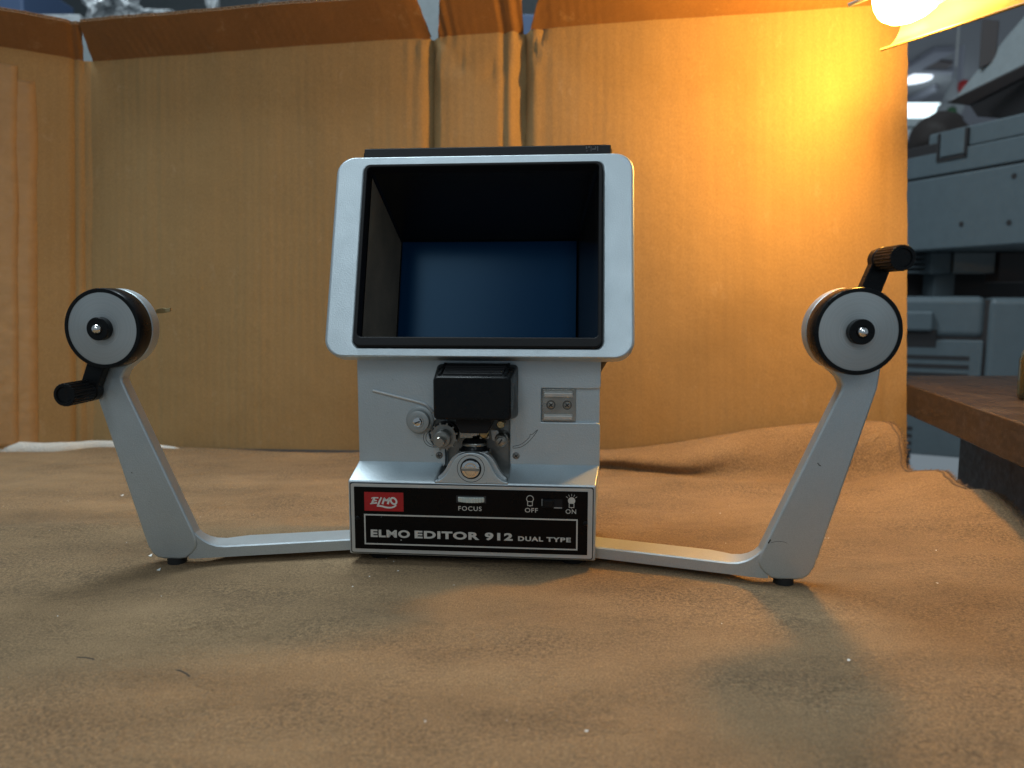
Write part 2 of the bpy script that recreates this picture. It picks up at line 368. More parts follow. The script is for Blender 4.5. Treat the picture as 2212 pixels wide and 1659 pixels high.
fs = [(j * (NX + 1) + i, j * (NX + 1) + i + 1, (j + 1) * (NX + 1) + i + 1, (j + 1) * (NX + 1) + i) for j in range(NY) for i in range(NX)]
mb.add(vs, fs); cloth = mb.build('suede_cloth', 'suede', smooth=180)
m = cloth.modifiers.new('thickness', 'SOLIDIFY'); m.thickness = 0.0012; m.offset = -1
tag(cloth, 'crumpled brown suede cloth spread under the film editor', 'cloth')
# frayed hem of the cloth: short tufts along its right edge
mb = MB()
for j in range(0, NY + 1):
    a = Vector(vs[j * (NX + 1) + NX])
    for q in range(11):
        b = a + Vector((random.uniform(-1.5, 1.0), random.uniform(-2, 2), random.uniform(-0.6, 0.8)))
        d = Vector((random.uniform(0.5, 4.6), random.uniform(-1.8, 1.8), random.uniform(-0.5, 3.4)))
        wv = Vector((random.uniform(-.3, .3), .4, .12))
        mb.add([b - wv, b + wv, b + d], [(0, 1, 2)])
mb.build('frayed_hem', 'suede_edge', cloth, kind='stuff')
# stitched hem line
mb = MB(); path = [(vs[j * (NX + 1) + NX - 1][0] - 1.0 + 0.6 * math.sin(j), vs[j * (NX + 1) + NX - 1][1], vs[j * (NX + 1) + NX - 1][2] + 1.2) for j in range(60, NY + 1)]
mb.tube(path, 0.95, 6); mb.build('hem_cord', 'suede_edge', cloth)
mb = MB()
for i in range(70):
    x, y = random.uniform(-520, 300), random.uniform(235, 560); z = cloth_z(x, y) + 1.1; s_ = random.choice((.25, .3, .35, .5, .8)); a = random.uniform(0, 6.3)
    p = [(x + s_ * random.uniform(.6, 1.4) * math.cos(a + t), y + s_ * random.uniform(.6, 1.4) * math.sin(a + t), z + random.uniform(-.2, .5)) for t in (0, 1.7, 3.4, 4.6)]
    mb.add(p + [(x, y, z - .4)], [(0, 1, 2, 3), (0, 4, 1), (1, 4, 2), (2, 4, 3), (3, 4, 0)])
for px_, py_ in ((325, 1205), (343, 1236), (402, 888), (264, 1073)):
    p = pz(px_, py_); z = cloth_z(p.x, p.y) + 1.1
    mb.add([(p.x - 1.6, p.y, z), (p.x + 1.2, p.y - 1, z + .2), (p.x + .6, p.y + 1.4, z + 1.1), (p.x, p.y, z - .4)], [(0, 1, 2), (0, 3, 1), (1, 3, 2), (2, 3, 0)])
tag(mb.build('lint', 'lint_white'), 'pale flecks of lint scattered on the brown cloth', 'lint', kind='stuff')
for (a, b), lab in ((((163, 1428), (207, 1434)), 'short dark thread lying on the cloth, nearer the left edge'), (((378, 1455), (412, 1472)), 'short dark thread lying on the cloth, right of the other thread')):
    p, q = pz(*a), pz(*b); mb = MB(); path = []
    for i in range(9):
        t = i / 8; x = p.x + (q.x - p.x) * t; y = p.y + (q.y - p.y) * t + 1.0 * math.sin(t * 3.1); path.append((x, y, cloth_z(x, y) + 0.95))
    mb.tube(path, [0.2] + [0.5] * 7 + [0.2], 6); tag(mb.build('dark_thread', 'thread_dark'), lab, 'thread')

# ================================================================ CARDBOARD BACKDROP
board = empty('cardboard_backdrop', (WL.x, WL.y, 0), math.atan2(WU.y, WU.x))
tag(board, 'opened brown cardboard box standing behind the film editor as backdrop', 'cardboard')
LEAN = R(6.3); w3 = Vector((WL.x, WL.y, 0)); board.rotation_euler = (-LEAN, R(-1.0), math.atan2(WU.y, WU.x)); bm_ = board.rotation_euler.to_matrix()
u3, wn3, wup = bm_.col[0].copy(), bm_.col[1].copy(), bm_.col[2].copy()
def bl(p): p = p - w3; return Vector((p.dot(u3), p.dot(wn3), p.dot(wup)))     # world -> the leaning board's own frame
def on_wall(x, y): q = bl(pp(x, y, w3, wn3)); return q.x, q.z
def in_board(x, y, p0, n):               # pixel -> point on a plane given in the board's frame
    r = ray(x, y); rb = Vector((r.dot(u3), r.dot(wn3), r.dot(wup))); c = bl(C0); return c + rb * ((Vector(p0) - c).dot(Vector(n)) / rb.dot(Vector(n)))
ZT = on_wall(207, 132)[1]
s1, s2 = on_wall(937, 300)[0], on_wall(1140, 300)[0]
sR = on_wall(1912, 500)[0]
def wall_off(s, z):
    o = 2.0 * noise.noise(Vector((s / 160, z / 210, 5))) + 0.8 * noise.noise(Vector((s / 40, z / 150, 9))) + 0.25 * noise.noise(Vector((s / 9, z / 120, 2)))
    wob = 1.6 * noise.noise(Vector((0, z / 60, 4)))
    for c, dl, wl, wr in ((s1 - 2, 12, 10, 8), (s2 - 3, 12, 13, 7), (s2 - 24, 4.0, 4, 5), (s2 + 16, 1.5, 3, 4), (s1 - 22, 1.2, 4, 4), (on_wall(337, 400)[0], 0.9, 3, 3), (sR, 1.4, 2.5, 3)):
        d = s - c - wob
        if -wl < d < wr: o += dl * (1 + d / wl if d < 0 else 1 - d / wr) * (0.8 + 0.35 * noise.noise(Vector((c, z / 45, 0))))
    # slanting dent on the narrow panel
    t = (s - s1) / (s2 - s1)
    if 0 < t < 0.97:
        zc = on_wall(965, 128)[1] - 26 * t ** 1.6; dd = (z - zc); o += 3.6 * math.exp(-(dd / 3.6) ** 2) * (1 if dd < 0 else .6) * smooth01(t / .2)
    # crushed top corners of the creases
    for c in (s1 - 2, s2):
        dd = math.hypot(s - c, (z - ZT) * 0.55); o += 9 * math.exp(-(dd / 18) ** 2) * noise.noise(Vector((s / 7, z / 9, 3)))
    return o
def sheet(cols, rows, fn, th):
    """a board: front and back skins joined round the rim"""
    nx, nz = len(cols), len(rows); f = [fn(s, z) for z in rows for s in cols]; b = [(x, y + th, z) for x, y, z in f]; n = nx * nz; F = []
    for j in range(nz - 1):
        for i in range(nx - 1):
            a = j * nx + i; F += [(a, a + 1, a + nx + 1, a + nx), (n + a + 1, n + a, n + a + nx, n + a + nx + 1)]
    for i in range(nx - 1): F += [(i + 1, i, n + i, n + i + 1), ((nz - 1) * nx + i, (nz - 1) * nx + i + 1, n + (nz - 1) * nx + i + 1, n + (nz - 1) * nx + i)]
    for j in range(nz - 1): F += [(j * nx, (j + 1) * nx, n + (j + 1) * nx, n + j * nx), ((j + 1) * nx + nx - 1, j * nx + nx - 1, n + j * nx + nx - 1, n + (j + 1) * nx + nx - 1)]
    m_ = MB(); m_.add(f + b, F); return m_
def lin(a, b, step):
    n = max(1, int(abs(b - a) / step)); return [a + (b - a) * i / n for i in range(n + 1)]
rows = lin(0, ZT, 9)
def panel_fn(s, z):
    e = 0
    if s > WLEN - 3: e = 0.7 * noise.noise(Vector((z / 7, 0, 0)))
    return (s + e, wall_off(s, z), z)
sheet(lin(0, s1 - 2, 3), rows, panel_fn, 4).build('wide_panel', 'cardboard', board, smooth=60)
sheet(lin(s1 - 2, s2 - 3, 2), rows, panel_fn, 4).build('narrow_panel', 'cardboard', board, smooth=60)
sheet(lin(s2 - 3, WLEN, 3), rows, panel_fn, 4).build('wide_panel', 'cardboard', board, smooth=60)
# left wing, in the backdrop's own frame
wtop = in_board(-60, 91, (0, 0, ZT), (0, 0, 1))         # a point on the wing's top fold beyond the frame
wd = Vector((wtop.x, wtop.y)); wl_ = wd.length * 1.25; wdir = wd.normalized()
wyaw = math.atan2(-wdir.y, -wdir.x)     # local x runs from the wing's outer end to the corner
def wing_fn(s, z):
    o = 1.6 * noise.noise(Vector((s / 90, z / 130, 15))) + 0.5 * noise.noise(Vector((s / 25, z / 60, 19)))
    for c, dl in ((-15, 3.6), (-6, 2.6)):
        d = s - c - 0.8 * noise.noise(Vector((c, z / 40, 0)))
        if abs(d) < 4: o += dl * (1 - abs(d) / 4)
    zb = 4 * noise.noise(Vector((s / 11, 0, 7))) + 3 * noise.noise(Vector((s / 4, 0, 7))) if z == 0 else 0
    return (s, o, z + zb)
wing_rot = (0, 0, wyaw)
sheet(lin(-wl_, 3, 3), lin(0, ZT, 9), wing_fn, 4).build('side_panel', 'cardboard', board, rot=wing_rot, smooth=60)
# torn paper tape on the wing
def wing_s(x, y):
    p = in_board(x, y, (0, 0, 0), (-wdir.y, wdir.x, 0)); return -(p.x * wdir.x + p.y * wdir.y), p.z
def tape(xa, xb, ztop, zbot, amp, seed, proud):
    sa, sb = wing_s(xa, 500)[0], wing_s(xb, 500)[0]; zs = lin(zbot, ztop, 4); L = []
    m_ = MB(); nc = 7; f = []
    for z in zs:
        ea = amp * .4 * noise.noise(Vector((z / 30, seed, 0))); eb = amp * noise.noise(Vector((z / 70, seed + 5, 0))) + amp * .35 * noise.noise(Vector((z / 6, seed + 9, 0)))
        for i in range(nc):
            s = sa + ea + (sb + eb - sa - ea) * i / (nc - 1); o = wing_fn(s, z + .01)[1]
            lift = 0.5 * max(0, noise.noise(Vector((z / 18, s / 12, seed)))) * (1 if i == nc - 1 else .5)
            f.append((s, o - proud - lift, z))
    for j in range(len(zs) - 1):
        for i in range(nc - 1): a = j * nc + i; L.append((a, a + 1, a + nc + 1, a + nc))
    m_.add(f, L); o = m_.build('paper_tape', 'paper_tape', board, rot=wing_rot, smooth=50)
    md = o.modifiers.new('thickness', 'SOLIDIFY'); md.thickness = 0.0005; md.offset = 1
tape(-60, 80, wing_s(60, 175)[1], 3, 2.2, 2.0, 0.3)
tape(-60, 38, wing_s(20, 140)[1], 3, 1.6, 31.0, 0.75)
# flaps: two liners with a wavy flute between, leaning in over the cloth
BETA = R(62)
def flap(name, s0, s1_, t0, t1, height, rot, basefn, seed):
    """s0..s1_ along the fold, t0..t1 along the free edge"""
    ax = (0, -math.sin(BETA), math.cos(BETA)); nn = (0, math.cos(BETA), math.sin(BETA))
    def pt(u, h, off):
        s = (s0 + (s1_ - s0) * u) * (1 - h / height) + (t0 + (t1 - t0) * u) * h / height
        j = 0.9 * noise.noise(Vector((h / 9, seed, u > .5))) if u in (0, 1) else 0
        bend = 2.2 * noise.noise(Vector((s / 90, h / 60, seed))) * h / height + basefn(s, ZT)
        top = 0.6 * noise.noise(Vector((s / 12, seed, 3))) * (h / height)
        return (s + j, bend + ax[1] * (h + top) + nn[1] * off, ZT + ax[2] * (h + top) + nn[2] * off)
    us = [i / 70 for i in range(71)]; hs = [height * i / 12 for i in range(13)]
    o = None
    for nm, off, mt in (('flap', 0, 'cardboard_flap_shaded'), ('outer_liner', 3.4, 'cardboard_flap_shaded')):
        m_ = MB(); f = [pt(u, h, off) for h in hs for u in us]; b = [pt(u, h, off + .5) for h in hs for u in us]; n = len(f); F = []; nx = len(us); nz = len(hs)
        for j in range(nz - 1):
            for i in range(nx - 1): a = j * nx + i; F += [(a, a + 1, a + nx + 1, a + nx), (n + a + 1, n + a, n + a + nx, n + a + nx + 1)]
        for i in range(nx - 1): F.append(((nz - 1) * nx + i, (nz - 1) * nx + i + 1, n + (nz - 1) * nx + i + 1, n + (nz - 1) * nx + i))
        for j in range(nz - 1): F += [(j * nx, (j + 1) * nx, n + (j + 1) * nx, n + j * nx), ((j + 1) * nx + nx - 1, j * nx + nx - 1, n + j * nx + nx - 1, n + (j + 1) * nx + nx - 1)]
        m_.add(f + b, F)
        q = m_.build(nm if o is None else nm, mt, board if o is None else o, rot=rot if o is None else (0, 0, 0), smooth=60)
        o = o or q
    L_ = abs(s1_ - s0); per = 7.5; n = int(L_ / per * 8); m_ = MB(); f = []
    for i in range(n + 1):
        u = min(max(i / n, .002), .998); off = 1.95 + 1.3 * math.sin(i / 8 * 2 * math.pi)
        for h in (0, height * .5, height * .995): f.append(pt(u, h, off))
    m_.add(f, [(i * 3 + k, (i + 1) * 3 + k, (i + 1) * 3 + k + 1, i * 3 + k + 1) for i in range(n) for k in (0, 1)])
    q = m_.build('fluting', 'cardboard_core', o, smooth=60); md = q.modifiers.new('t', 'SOLIDIFY'); md.thickness = .0004; md.offset = 0
    return o
# flap height from where its free edge shows in the photograph
fax = Vector((0, -math.sin(BETA), math.cos(BETA))); fnn = Vector((0, math.cos(BETA), math.sin(BETA)))
FH = (in_board(500, 20, (0, 0, ZT), fnn) - Vector((0, 0, ZT))).dot(fax)
fold = lambda x, y: in_board(x, y, (0, 0, ZT), fnn).x
print('ZT', ZT, 'flap', FH, 's1', s1, 's2', s2, 'wing', wl_, math.degrees(wyaw))
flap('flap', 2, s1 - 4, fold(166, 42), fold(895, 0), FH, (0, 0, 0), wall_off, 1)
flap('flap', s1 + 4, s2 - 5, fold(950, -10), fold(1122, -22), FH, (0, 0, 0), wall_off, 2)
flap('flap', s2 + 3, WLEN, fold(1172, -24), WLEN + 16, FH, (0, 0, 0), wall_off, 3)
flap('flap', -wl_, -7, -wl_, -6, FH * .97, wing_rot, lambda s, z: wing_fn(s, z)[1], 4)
# white fleece edge lying along the foot of the left panels
mb = MB(); L = []
pth = [pz(x, y, 0) for x, y in ((-120, 985), (0, 980), (120, 978), (220, 972), (330, 976), (420, 984))]
pth = catmull([tuple(p) for p in pth], 8)
for i, p in enumerate(pth):
    t = i / (len(pth) - 1); hh = (9 * (1 - t ** 3) + 1.0) * (1 + .12 * noise.noise(Vector((i / 3, 0, 0)))); dd = 16 * (1 - .6 * t)
    L.append([(p[0], p[1] + a * dd, hh * b + cloth_z(p[0], p[1]) * .5) for a, b in ((0, -.4), (0, .25), (.15, .7), (.45, 1.0), (.8, .9), (1, .3), (1, -.4))])
mb.loft(L); tag(mb.build('fleece_strip', 'white_fleece', smooth=70), 'white fleece strip lying along the foot of the left cardboard panel', 'fabric')

# ================================================================ FILM EDITOR
ed_o = pz(1020, 1204, 7); YAW = R(-5)
ed = empty('film_editor', (ed_o.x, ed_o.y, 0), YAW)
tag(ed, 'silver and black film editor with viewing hood and two cranked reel arms', 'film editor')
# base: sloping ledge either side of a cut-out for the film path
def sect(x0f, x0b, a):      # five-point profile; front edge x, back edge x
    if a: P = [(0, 7), (0, 51.2), (15.5, 59.8), (75, 59.8), (75, 7)]
    else: P = [(0, 7), (0, 51.2), (15.5, 51.4), (75, 51.6), (75, 7)]
    return [(x0f if y == 0 else x0b, y, z) for y, z in P]
mb = MB(); mb.loft([sect(-73, -70.6, 1), sect(-21.6, -19.4, 1), sect(-21.6, -19.4, 0), sect(20.6, 20.8, 0), sect(20.6, 20.8, 1), sect(71.2, 73.6, 1)])
base = mb.build('base_housing', 'silver_paint', ed, bevel=1.0, seg=3)
mb = MB(); mb.box(-64, 66, 9, 70, 3.2, 7); mb.build('bottom_plate', 'matt_black', ed)
for x in (-58, 58):
    for y in (16, 62):
        mb = MB(); mb.lathez([(6, -.2), (6.4, 1), (6.4, 3.4)], x, y, 24); mb.build('rubber_foot', 'rubber', ed)
# small dents and chips on the base edges
# column
def channel(x0, x1, z0, z1, r):
    return [(x1, z0), (x0 + .01, z0), (x0, z0), (x0, z1), (x1, z1)]
zc0, zc1, xr = 84.9, 104.7, 73.5
arc = [(xr - 2 + 2 * math.sin(R(t)), zc0 - 2 + 2 * math.cos(R(t))) for t in (90, 60, 30, 0)]
arc2 = [(xr - 2 + 2 * math.sin(R(t)), zc1 + 2 - 2 * math.cos(R(t))) for t in (0, 30, 60, 90)]
out = [(-70.4, 57), (-19.0, 57), (-17.8, 58.2), (-17.8, 69)] + [(-17.6 + 10 * math.cos(R(t)), 77 + 10 * math.sin(R(t))) for t in (230, 205, 180, 155, 130, 105)] + [(-17.0, 90), (20.6, 90), (20.6, 57), (73.5, 57)] + arc + [(39.2, zc0), (39.2, zc1)] + arc2 + [(xr, 127), (-70.4, 127)]
mb = MB(); mb.prism(out, 15, 19.5); mb.build('column_front', 'silver_paint', ed, bevel=.7, seg=3)
mb = MB(); mb.box(-70, 73.1, 22.5, 76, 56, 128); mb.build('column', 'silver_paint', ed)
mb = MB(); mb.box(-70, -26, 19.5, 22.6, 57.5, 126); mb.build('column_cheek', 'silver_paint', ed, bevel=.4)
mb = MB(); mb.box(26, 73.1, 17.0, 22.6, 57.5, 126); mb.build('column_cheek', 'silver_paint', ed, bevel=.4)
# engraved film path arrows
def arrow(path, wd_, name, closed=True):
    m_ = MB(); m_.strip(path, .28, 14.86, .3, closed); return m_.build(name, 'dark_groove', ed)
def tubeline(path, r, mat='silver_edge', name='film_path_line'):
    m_ = MB(); m_.tube([(x, 14.5, z) for x, z in path], r, 8); return m_.build(name, mat, ed)
tubeline(catmull([(-60.9, 102.3), (-48, 99.2), (-38, 96.8), (-32.5, 95.4), (-29, 94), (-26.8, 92), (-25, 90)], 5), .9)
arrow(catmull([(-28.6, 78.8), (-30.6, 76.4), (-30.8, 73.2), (-29.2, 70.4), (-26.4, 69), (-22, 68.8)], 5), .3, 'film_path_line', False)
arrow(catmull([(-28.4, 79.0), (-27.8, 78.2), (-29.2, 76.0), (-29.4, 73.4), (-28, 71.3), (-25.9, 70.1), (-22, 69.9)], 5), .3, 'film_path_line', False)
arrow(catmull([(22.6, 70.2), (26.0, 70.9), (29, 72.6), (32.4, 76), (32.6, 77.4), (34, 77.6), (37.2, 80.4), (34.2, 75.8), (30.4, 71.8), (26.6, 69.6), (22.6, 69)], 4), .3, 'film_path_line', True)
# screws in the column
def screw(x, z, y, r, parent, mat='dull_steel', ang=20, cross=True):
    m_ = MB(); m_.lathe([(r, y + .6), (r, y), (r * .8, y - .5), (r * .3, y - .7)], x, z, 24); o = m_.build('screw', mat, parent)
    m_ = MB(); ca, sa = math.cos(R(ang)), math.sin(R(ang)); a, b = r * .62, r * .15
    for c_, s_ in ((ca, sa),) + (((-sa, ca),) if cross else ()):
        m_.prism([(x + c_ * a - s_ * b, z + s_ * a + c_ * b), (x - c_ * a - s_ * b, z - s_ * a + c_ * b), (x - c_ * a + s_ * b, z - s_ * a - c_ * b), (x + c_ * a + s_ * b, z + s_ * a - c_ * b)], y - .82, y - .4)
    m_.build('screw_slot', 'dark_groove', o if parent is ed else parent); return o
screw(-21.6, 63.9, 14.8, 2.1, ed, ang=10); screw(24.4, 64.5, 14.8, 2.1, ed, ang=40)
# splicer block in its channel
mb = MB(); mb.box(39.6, 59.2, 15.6, 17.2, 85.3, 104.3); blk = mb.build('splicer_block', 'worn_steel', ed, bevel=.3)
mb = MB(); mb.loft([[(x, 15.7, 99.4), (x, 13.2, 99.9), (x, 12.9, 102.4), (x, 15.7, 103.4)] for x in (40.6, 57.4)]); mb.build('film_ridge', 'plate_silver', blk, bevel=.5)
mb = MB(); mb.loft([[(x, 15.7, 86.2), (x, 13.2, 86.6), (x, 12.9, 89.0), (x, 15.7, 89.8)] for x in (40.6, 57.4)]); mb.build('film_ridge', 'plate_silver', blk, bevel=.5)
for x in (44.7, 54.2):
    mb = MB(); mb.ring(circ(x, 95.0, 2.7, 28), circ(x, 95.0, 2.35, 28), 15.5, 15.9); mb.build('screw_recess', 'dark_groove', blk)
    screw(x, 95.0, 15.7, 2.3, blk, 'worn_steel', 40)
mb = MB()
for z in (92.5, 95.2, 98): mb.box(39.0, 40.4, 15.0, 16, z, z + .9)
mb.build('register_pin', 'dull_steel', blk)
# lamp housing with a louvred top
zf0, zf1, zb0, zb1 = 90.0, 113.6, 87.5, 118.6
def lh(y, x0, x1, z0, z1, r): return [(x, y, z) for x, z in rrect(x0, x1, z0, z1, r, 4)]
mb = MB(); mb.loft([lh(15.3, -22, 25.6, 87.4, 118.6, 2.5), lh(13, -22, 25.6, 87.4, 118.6, 2.5), lh(-9, -19.9, 23.5, 89.6, 114.0, 2.5), lh(-10, -19.0, 22.6, 90.5, 113.2, 2.0)])
lamp_h = mb.build('lamp_housing', 'black_plastic', ed, bevel=.3)
mb = MB(); mb.prism([(-9.5, 91), (14.8, 91), (12.2, 88.6), (11, 84), (9.4, 80.8), (-5.8, 80.8), (-7.6, 84), (-8.6, 88.6)], -3, 14); mb.build('gate_cover', 'matt_black', lamp_h, bevel=.5)
for i in range(6):                        # louvre bars lying in the sloping top
    t = i / 5; y = -6.5 + 17.5 * t; z = 114.0 + (y + 9) * (118.6 - 114.0) / 22
    wx = 16.6 + 1.2 * t
    mb = MB(); mb.loft([[(x, y - 1.0, z - .2), (x, y - .9, z + .9), (x, y + .7, z + 1.25), (x, y + .8, z - .2)] for x in (1.8 - wx, 1.8 + wx)]); mb.build('louvre', 'matt_black', lamp_h, bevel=.15)
mb = MB(); mb.loft([[(x, -8.0, 114.3), (x, -8.0, 115.3), (x, 12.5, 119.6), (x, 12.5, 118.6)] for x in (-17.5, -16)]); mb.build('louvre_frame', 'black_plastic', lamp_h)
mb = MB(); mb.loft([[(x, -8.0, 114.3), (x, -8.0, 115.3), (x, 12.5, 119.6), (x, 12.5, 118.6)] for x in (19.6, 21.1)]); mb.build('louvre_frame', 'black_plastic', lamp_h)
# film path hardware
mb = MB(); mb.box(-17.6, 20.4, 21.8, 22.6, 51.5, 90); mb.build('gate_plate', 'dull_steel', ed)
mb = MB(); mb.lathe([(8.3, 15.2), (8.3, 14.2), (7.8, 13.9), (6.4, 13.8), (6.4, 8.5), (5.7, 8.2), (3.6, 8.1), (3.4, 7.6)], -32.8, 85, 40); rl = mb.build('guide_roller', 'sleeve_grey', ed)
screw(-32.8, 85, 7.4, 2.7, rl, 'chrome', 20, False)
# toothed sprocket
g_ = []
for i in range(12):
    a0 = 2 * math.pi * i / 12
    for da, rr in ((0, 7.3), (.16, 7.3), (.2, 8.5), (.3, 8.5), (.34, 7.3)): g_.append((-17.6 + rr * math.cos(a0 + da), 76.5 + rr * math.sin(a0 + da)))
mb = MB(); mb.prism(g_, 8, 9); sp = mb.build('sprocket', 'dull_steel', ed, bevel=.1)
mb = MB(); mb.lathe([(7.0, 21), (7.0, 9.2)], -17.6, 76.5, 32); mb.build('sprocket_drum', 'matt_black', sp)
mb = MB(); mb.lathe([(5.4, 8.1), (5.4, 7.2), (4.9, 6.8), (4.9, 1.5), (4.4, 1.1)], -17.6, 76.0, 32); mb.build('sprocket_boss', 'dull_steel', sp)
mb = MB(); mb.lathe([(2.9, 1.2), (2.9, -6.5), (2.5, -7)], -17.4, 76.0, 28); mb.build('sprocket_pin', 'worn_steel', sp)
mb = MB(); mb.lathe([(7.6, 15.3), (7.6, 14.6)], -17.6, 77.2, 32); mb.build('sprocket_collar', 'dark_groove', sp)
# right roller
mb = MB(); mb.lathe([(4.0, 21), (4.0, 12.5), (3.5, 12), (3.5, 6.5), (3.2, 6.2)], 16.0, 74.6, 32); rr_ = mb.build('guide_roller', 'worn_steel', ed); screw(16.0, 74.6, 5.9, 2.9, rr_, 'worn_steel', 55, False)
mb = MB(); mb.lathe([(2.4, 21), (2.4, 14), (1.9, 13.6)], 15.2, 83.2, 24); mb.build('guide_pin', 'brass_tint', ed)
mb = MB(); mb.prism([(9.4, 80), (13.6, 80), (15.4, 76.4), (12.8, 73), (10.6, 74)], 13, 14.2); mb.build('gate_lever', 'plate_silver', ed, bevel=.2)
# film gate and lens
mb = MB(); mb.prism([(-8.2, 81.8), (8.0, 81.8), (9.2, 79), (9.4, 75.6), (3.6, 75.6), (3.6, 77.8), (-.4, 77.8), (-.4, 76), (-8.2, 75.8)], 8, 9.6); fg = mb.build('film_gate', 'worn_steel', ed, bevel=.3)
mb = MB(); mb.box(-8, 3.4, 5.5, 9.5, 80.9, 82.2); mb.build('gate_lip', 'chrome', fg, bevel=.3)
mb = MB(); mb.lathe([(.1, 6.8), (2.2, 7), (3.1, 8.2)], 6.2, 78.6, 20); mb.build('gate_stud', 'brass_tint', fg)
mb = MB(); mb.box(-1.2, 2.2, 7.2, 8.2, 77.4, 79.6); mb.build('gate_catch', 'plate_silver', fg, bevel=.2)
mb = MB(); mb.lathez([(9.2, 52), (9.2, 66.5), (8.9, 67), (8.9, 68.2), (9.1, 68.6), (8.2, 68.8), (7.2, 70.2), (7.0, 73.2), (6.4, 73.8), (5.6, 75.2), (4.2, 75.4), (3.8, 74.2)], 0, 13.2, 44); ln_ = mb.build('lens_barrel', 'black_plastic', ed)
mb = MB(); mb.lathez([(9.35, 66.6), (9.5, 67), (9.5, 68), (9.3, 68.4)], 0, 13.2, 44); mb.build('lens_ring', 'chrome', ln_)
mb = MB(); mb.lathez([(7.25, 71.2), (7.35, 71.5), (7.35, 72.4), (7.2, 72.8)], 0, 13.2, 44); mb.build('lens_ring', 'worn_steel', ln_)
# bell-shaped bracket with the large slotted screw
bell = [(-21.5, 52.2), (-18.6, 53.0), (-15.6, 55.4), (-13.3, 58.8), (-11.6, 62.4), (-9.4, 65.6), (-6, 68), (-0.4, 69.1), (5.2, 68.1), (8.6, 65.7), (10.8, 62.4), (12.5, 58.8), (14.8, 55.4), (17.8, 53.0), (20.8, 52.2)]
bell = catmull(bell, 4); full = bell + [(20.8, 50.9), (-21.5, 50.9)]
mb = MB(); mb.prism(full, -.4, 4.5); br = mb.build('lens_bracket', 'silver_paint', ed, bevel=.6, seg=3)
big = [((x + .4) * 1.07 - .4 + (1.5 if x > 0 else -1.5), 51 + (z - 51) * .985) for x, z in bell]
mb = MB(); mb.prism([(-20.6, 51.2)] + [p for p in big if abs(p[0] + .4) < 20.3] + [(19.8, 51.2)], 4.6, 9.5); mb.build('bracket_step', 'silver_edge', br, bevel=.4)
mb = MB(); mb.ring(circ(-.4, 59.8, 8.0), circ(-.4, 59.8, 7.7), -.52, -.2); mb.build('bracket_groove', 'dark_groove', br)
mb = MB(); mb.lathe([(6.1, -.3), (6.1, -.55)], -.4, 59.8, 40); mb.build('screw_well', 'matt_black', br)
mb = MB(); mb.lathe([(5.3, -.4), (5.3, -1.6), (5.0, -2.0), (3.7, -2.2), (3.5, -1.9), (3.0, -1.9), (2.8, -2.3), (1, -2.4)], -.4, 59.9, 40); bs = mb.build('large_screw', 'chrome', br)
mb = MB(); mb.box(-5.6, 4.8, -2.65, -1.5, 58.9, 60.4); mb.build('screw_bar', 'dull_steel', br)
# ---- front panel
mb = MB(); mb.ring(rrect(-71.9, 69.9, 7.9, 50.3, 1.4), rrect(-70.6, 68.6, 9.2, 49, 1), -.35, .2); mb.build('panel_groove', 'dark_groove', ed)
mb = MB(); mb.prism(rrect(-71.2, 69.3, 8.5, 49.7, 1.1), -.7, .1); fp = mb.build('front_panel', 'plate_silver', ed)
mb = MB(); mb.prism(rrect(-69.2, 66.6, 10.7, 47.9, .4), -.95, -.5); mb.build('black_face', 'black_panel', fp)
YP = -1.1
mb = MB(); mb.ring([(61, 31.7), (-63.5, 31.7), (-63.5, 13.4), (61, 13.4)], [(60.2, 30.9), (-62.7, 30.9), (-62.7, 14.2), (60.2, 14.2)], YP, YP + .2); mb.build('border_line', 'print_grey', fp)
mb = MB(); mb.prism([(-63.1, 33.7), (-39.9, 33.7), (-39.9, 44.9), (-63.1, 44.9)], YP, YP + .25); mb.build('logo_plate', 'logo_red', fp)
def lettering(txt, x0, x1, z0, z1, bold, y, mat, space=1.0, shear=0.0):
    cu = bpy.data.curves.new('t', 'FONT'); cu.body = txt; cu.offset = bold; cu.space_character = space; cu.shear = shear; cu.extrude = 0.01; cu.resolution_u = 6
    o = bpy.data.objects.new('t', cu); col.objects.link(o); dg = bpy.context.evaluated_depsgraph_get()
    me = bpy.data.meshes.new_from_object(o.evaluated_get(dg)); bpy.data.objects.remove(o)
    xs = [v_.co.x for v_ in me.vertices]; ys = [v_.co.y for v_ in me.vertices]; a, b, c_, d = min(xs), max(xs), min(ys), max(ys)
    for v_ in me.vertices:
        q = v_.co.copy(); v_.co = ((x0 + (q.x - a) / (b - a) * (x1 - x0)) * S, (y - q.z * 6) * S, (z0 + (q.y - c_) / (d - c_) * (z1 - z0)) * S)
    me.materials.clear(); me.materials.append(MATS[mat]); o = bpy.data.objects.new('lettering', me); col.objects.link(o); o.parent = fp; return o
lettering('FOCUS', -7.7, 5.8, 35.2, 37.8, .006, YP, 'print_grey', 1.15)
lettering('OFF', 30.8, 38.2, 35.1, 37.7, .006, YP, 'print_grey', 1.1)
lettering('ON', 54.1, 60.0, 34.9, 37.5, .006, YP, 'print_grey', 1.15)
lettering('ELMO', -59.7, -36.4, 17.9, 22.5, .042, YP, 'print_grey', 1.12)
lettering('EDITOR', -33.6, 4.4, 17.9, 22.5, .042, YP, 'print_grey', 1.12)
lettering('912', 7.6, 23.8, 17.9, 22.5, .042, YP, 'print_grey', 1.14)
lettering('DUAL', 26.9, 41.3, 18.1, 20.8, .034, YP, 'print_grey', 1.14)
lettering('TYPE', 43.2, 57.2, 18.1, 20.8, .034, YP, 'print_grey', 1.14)
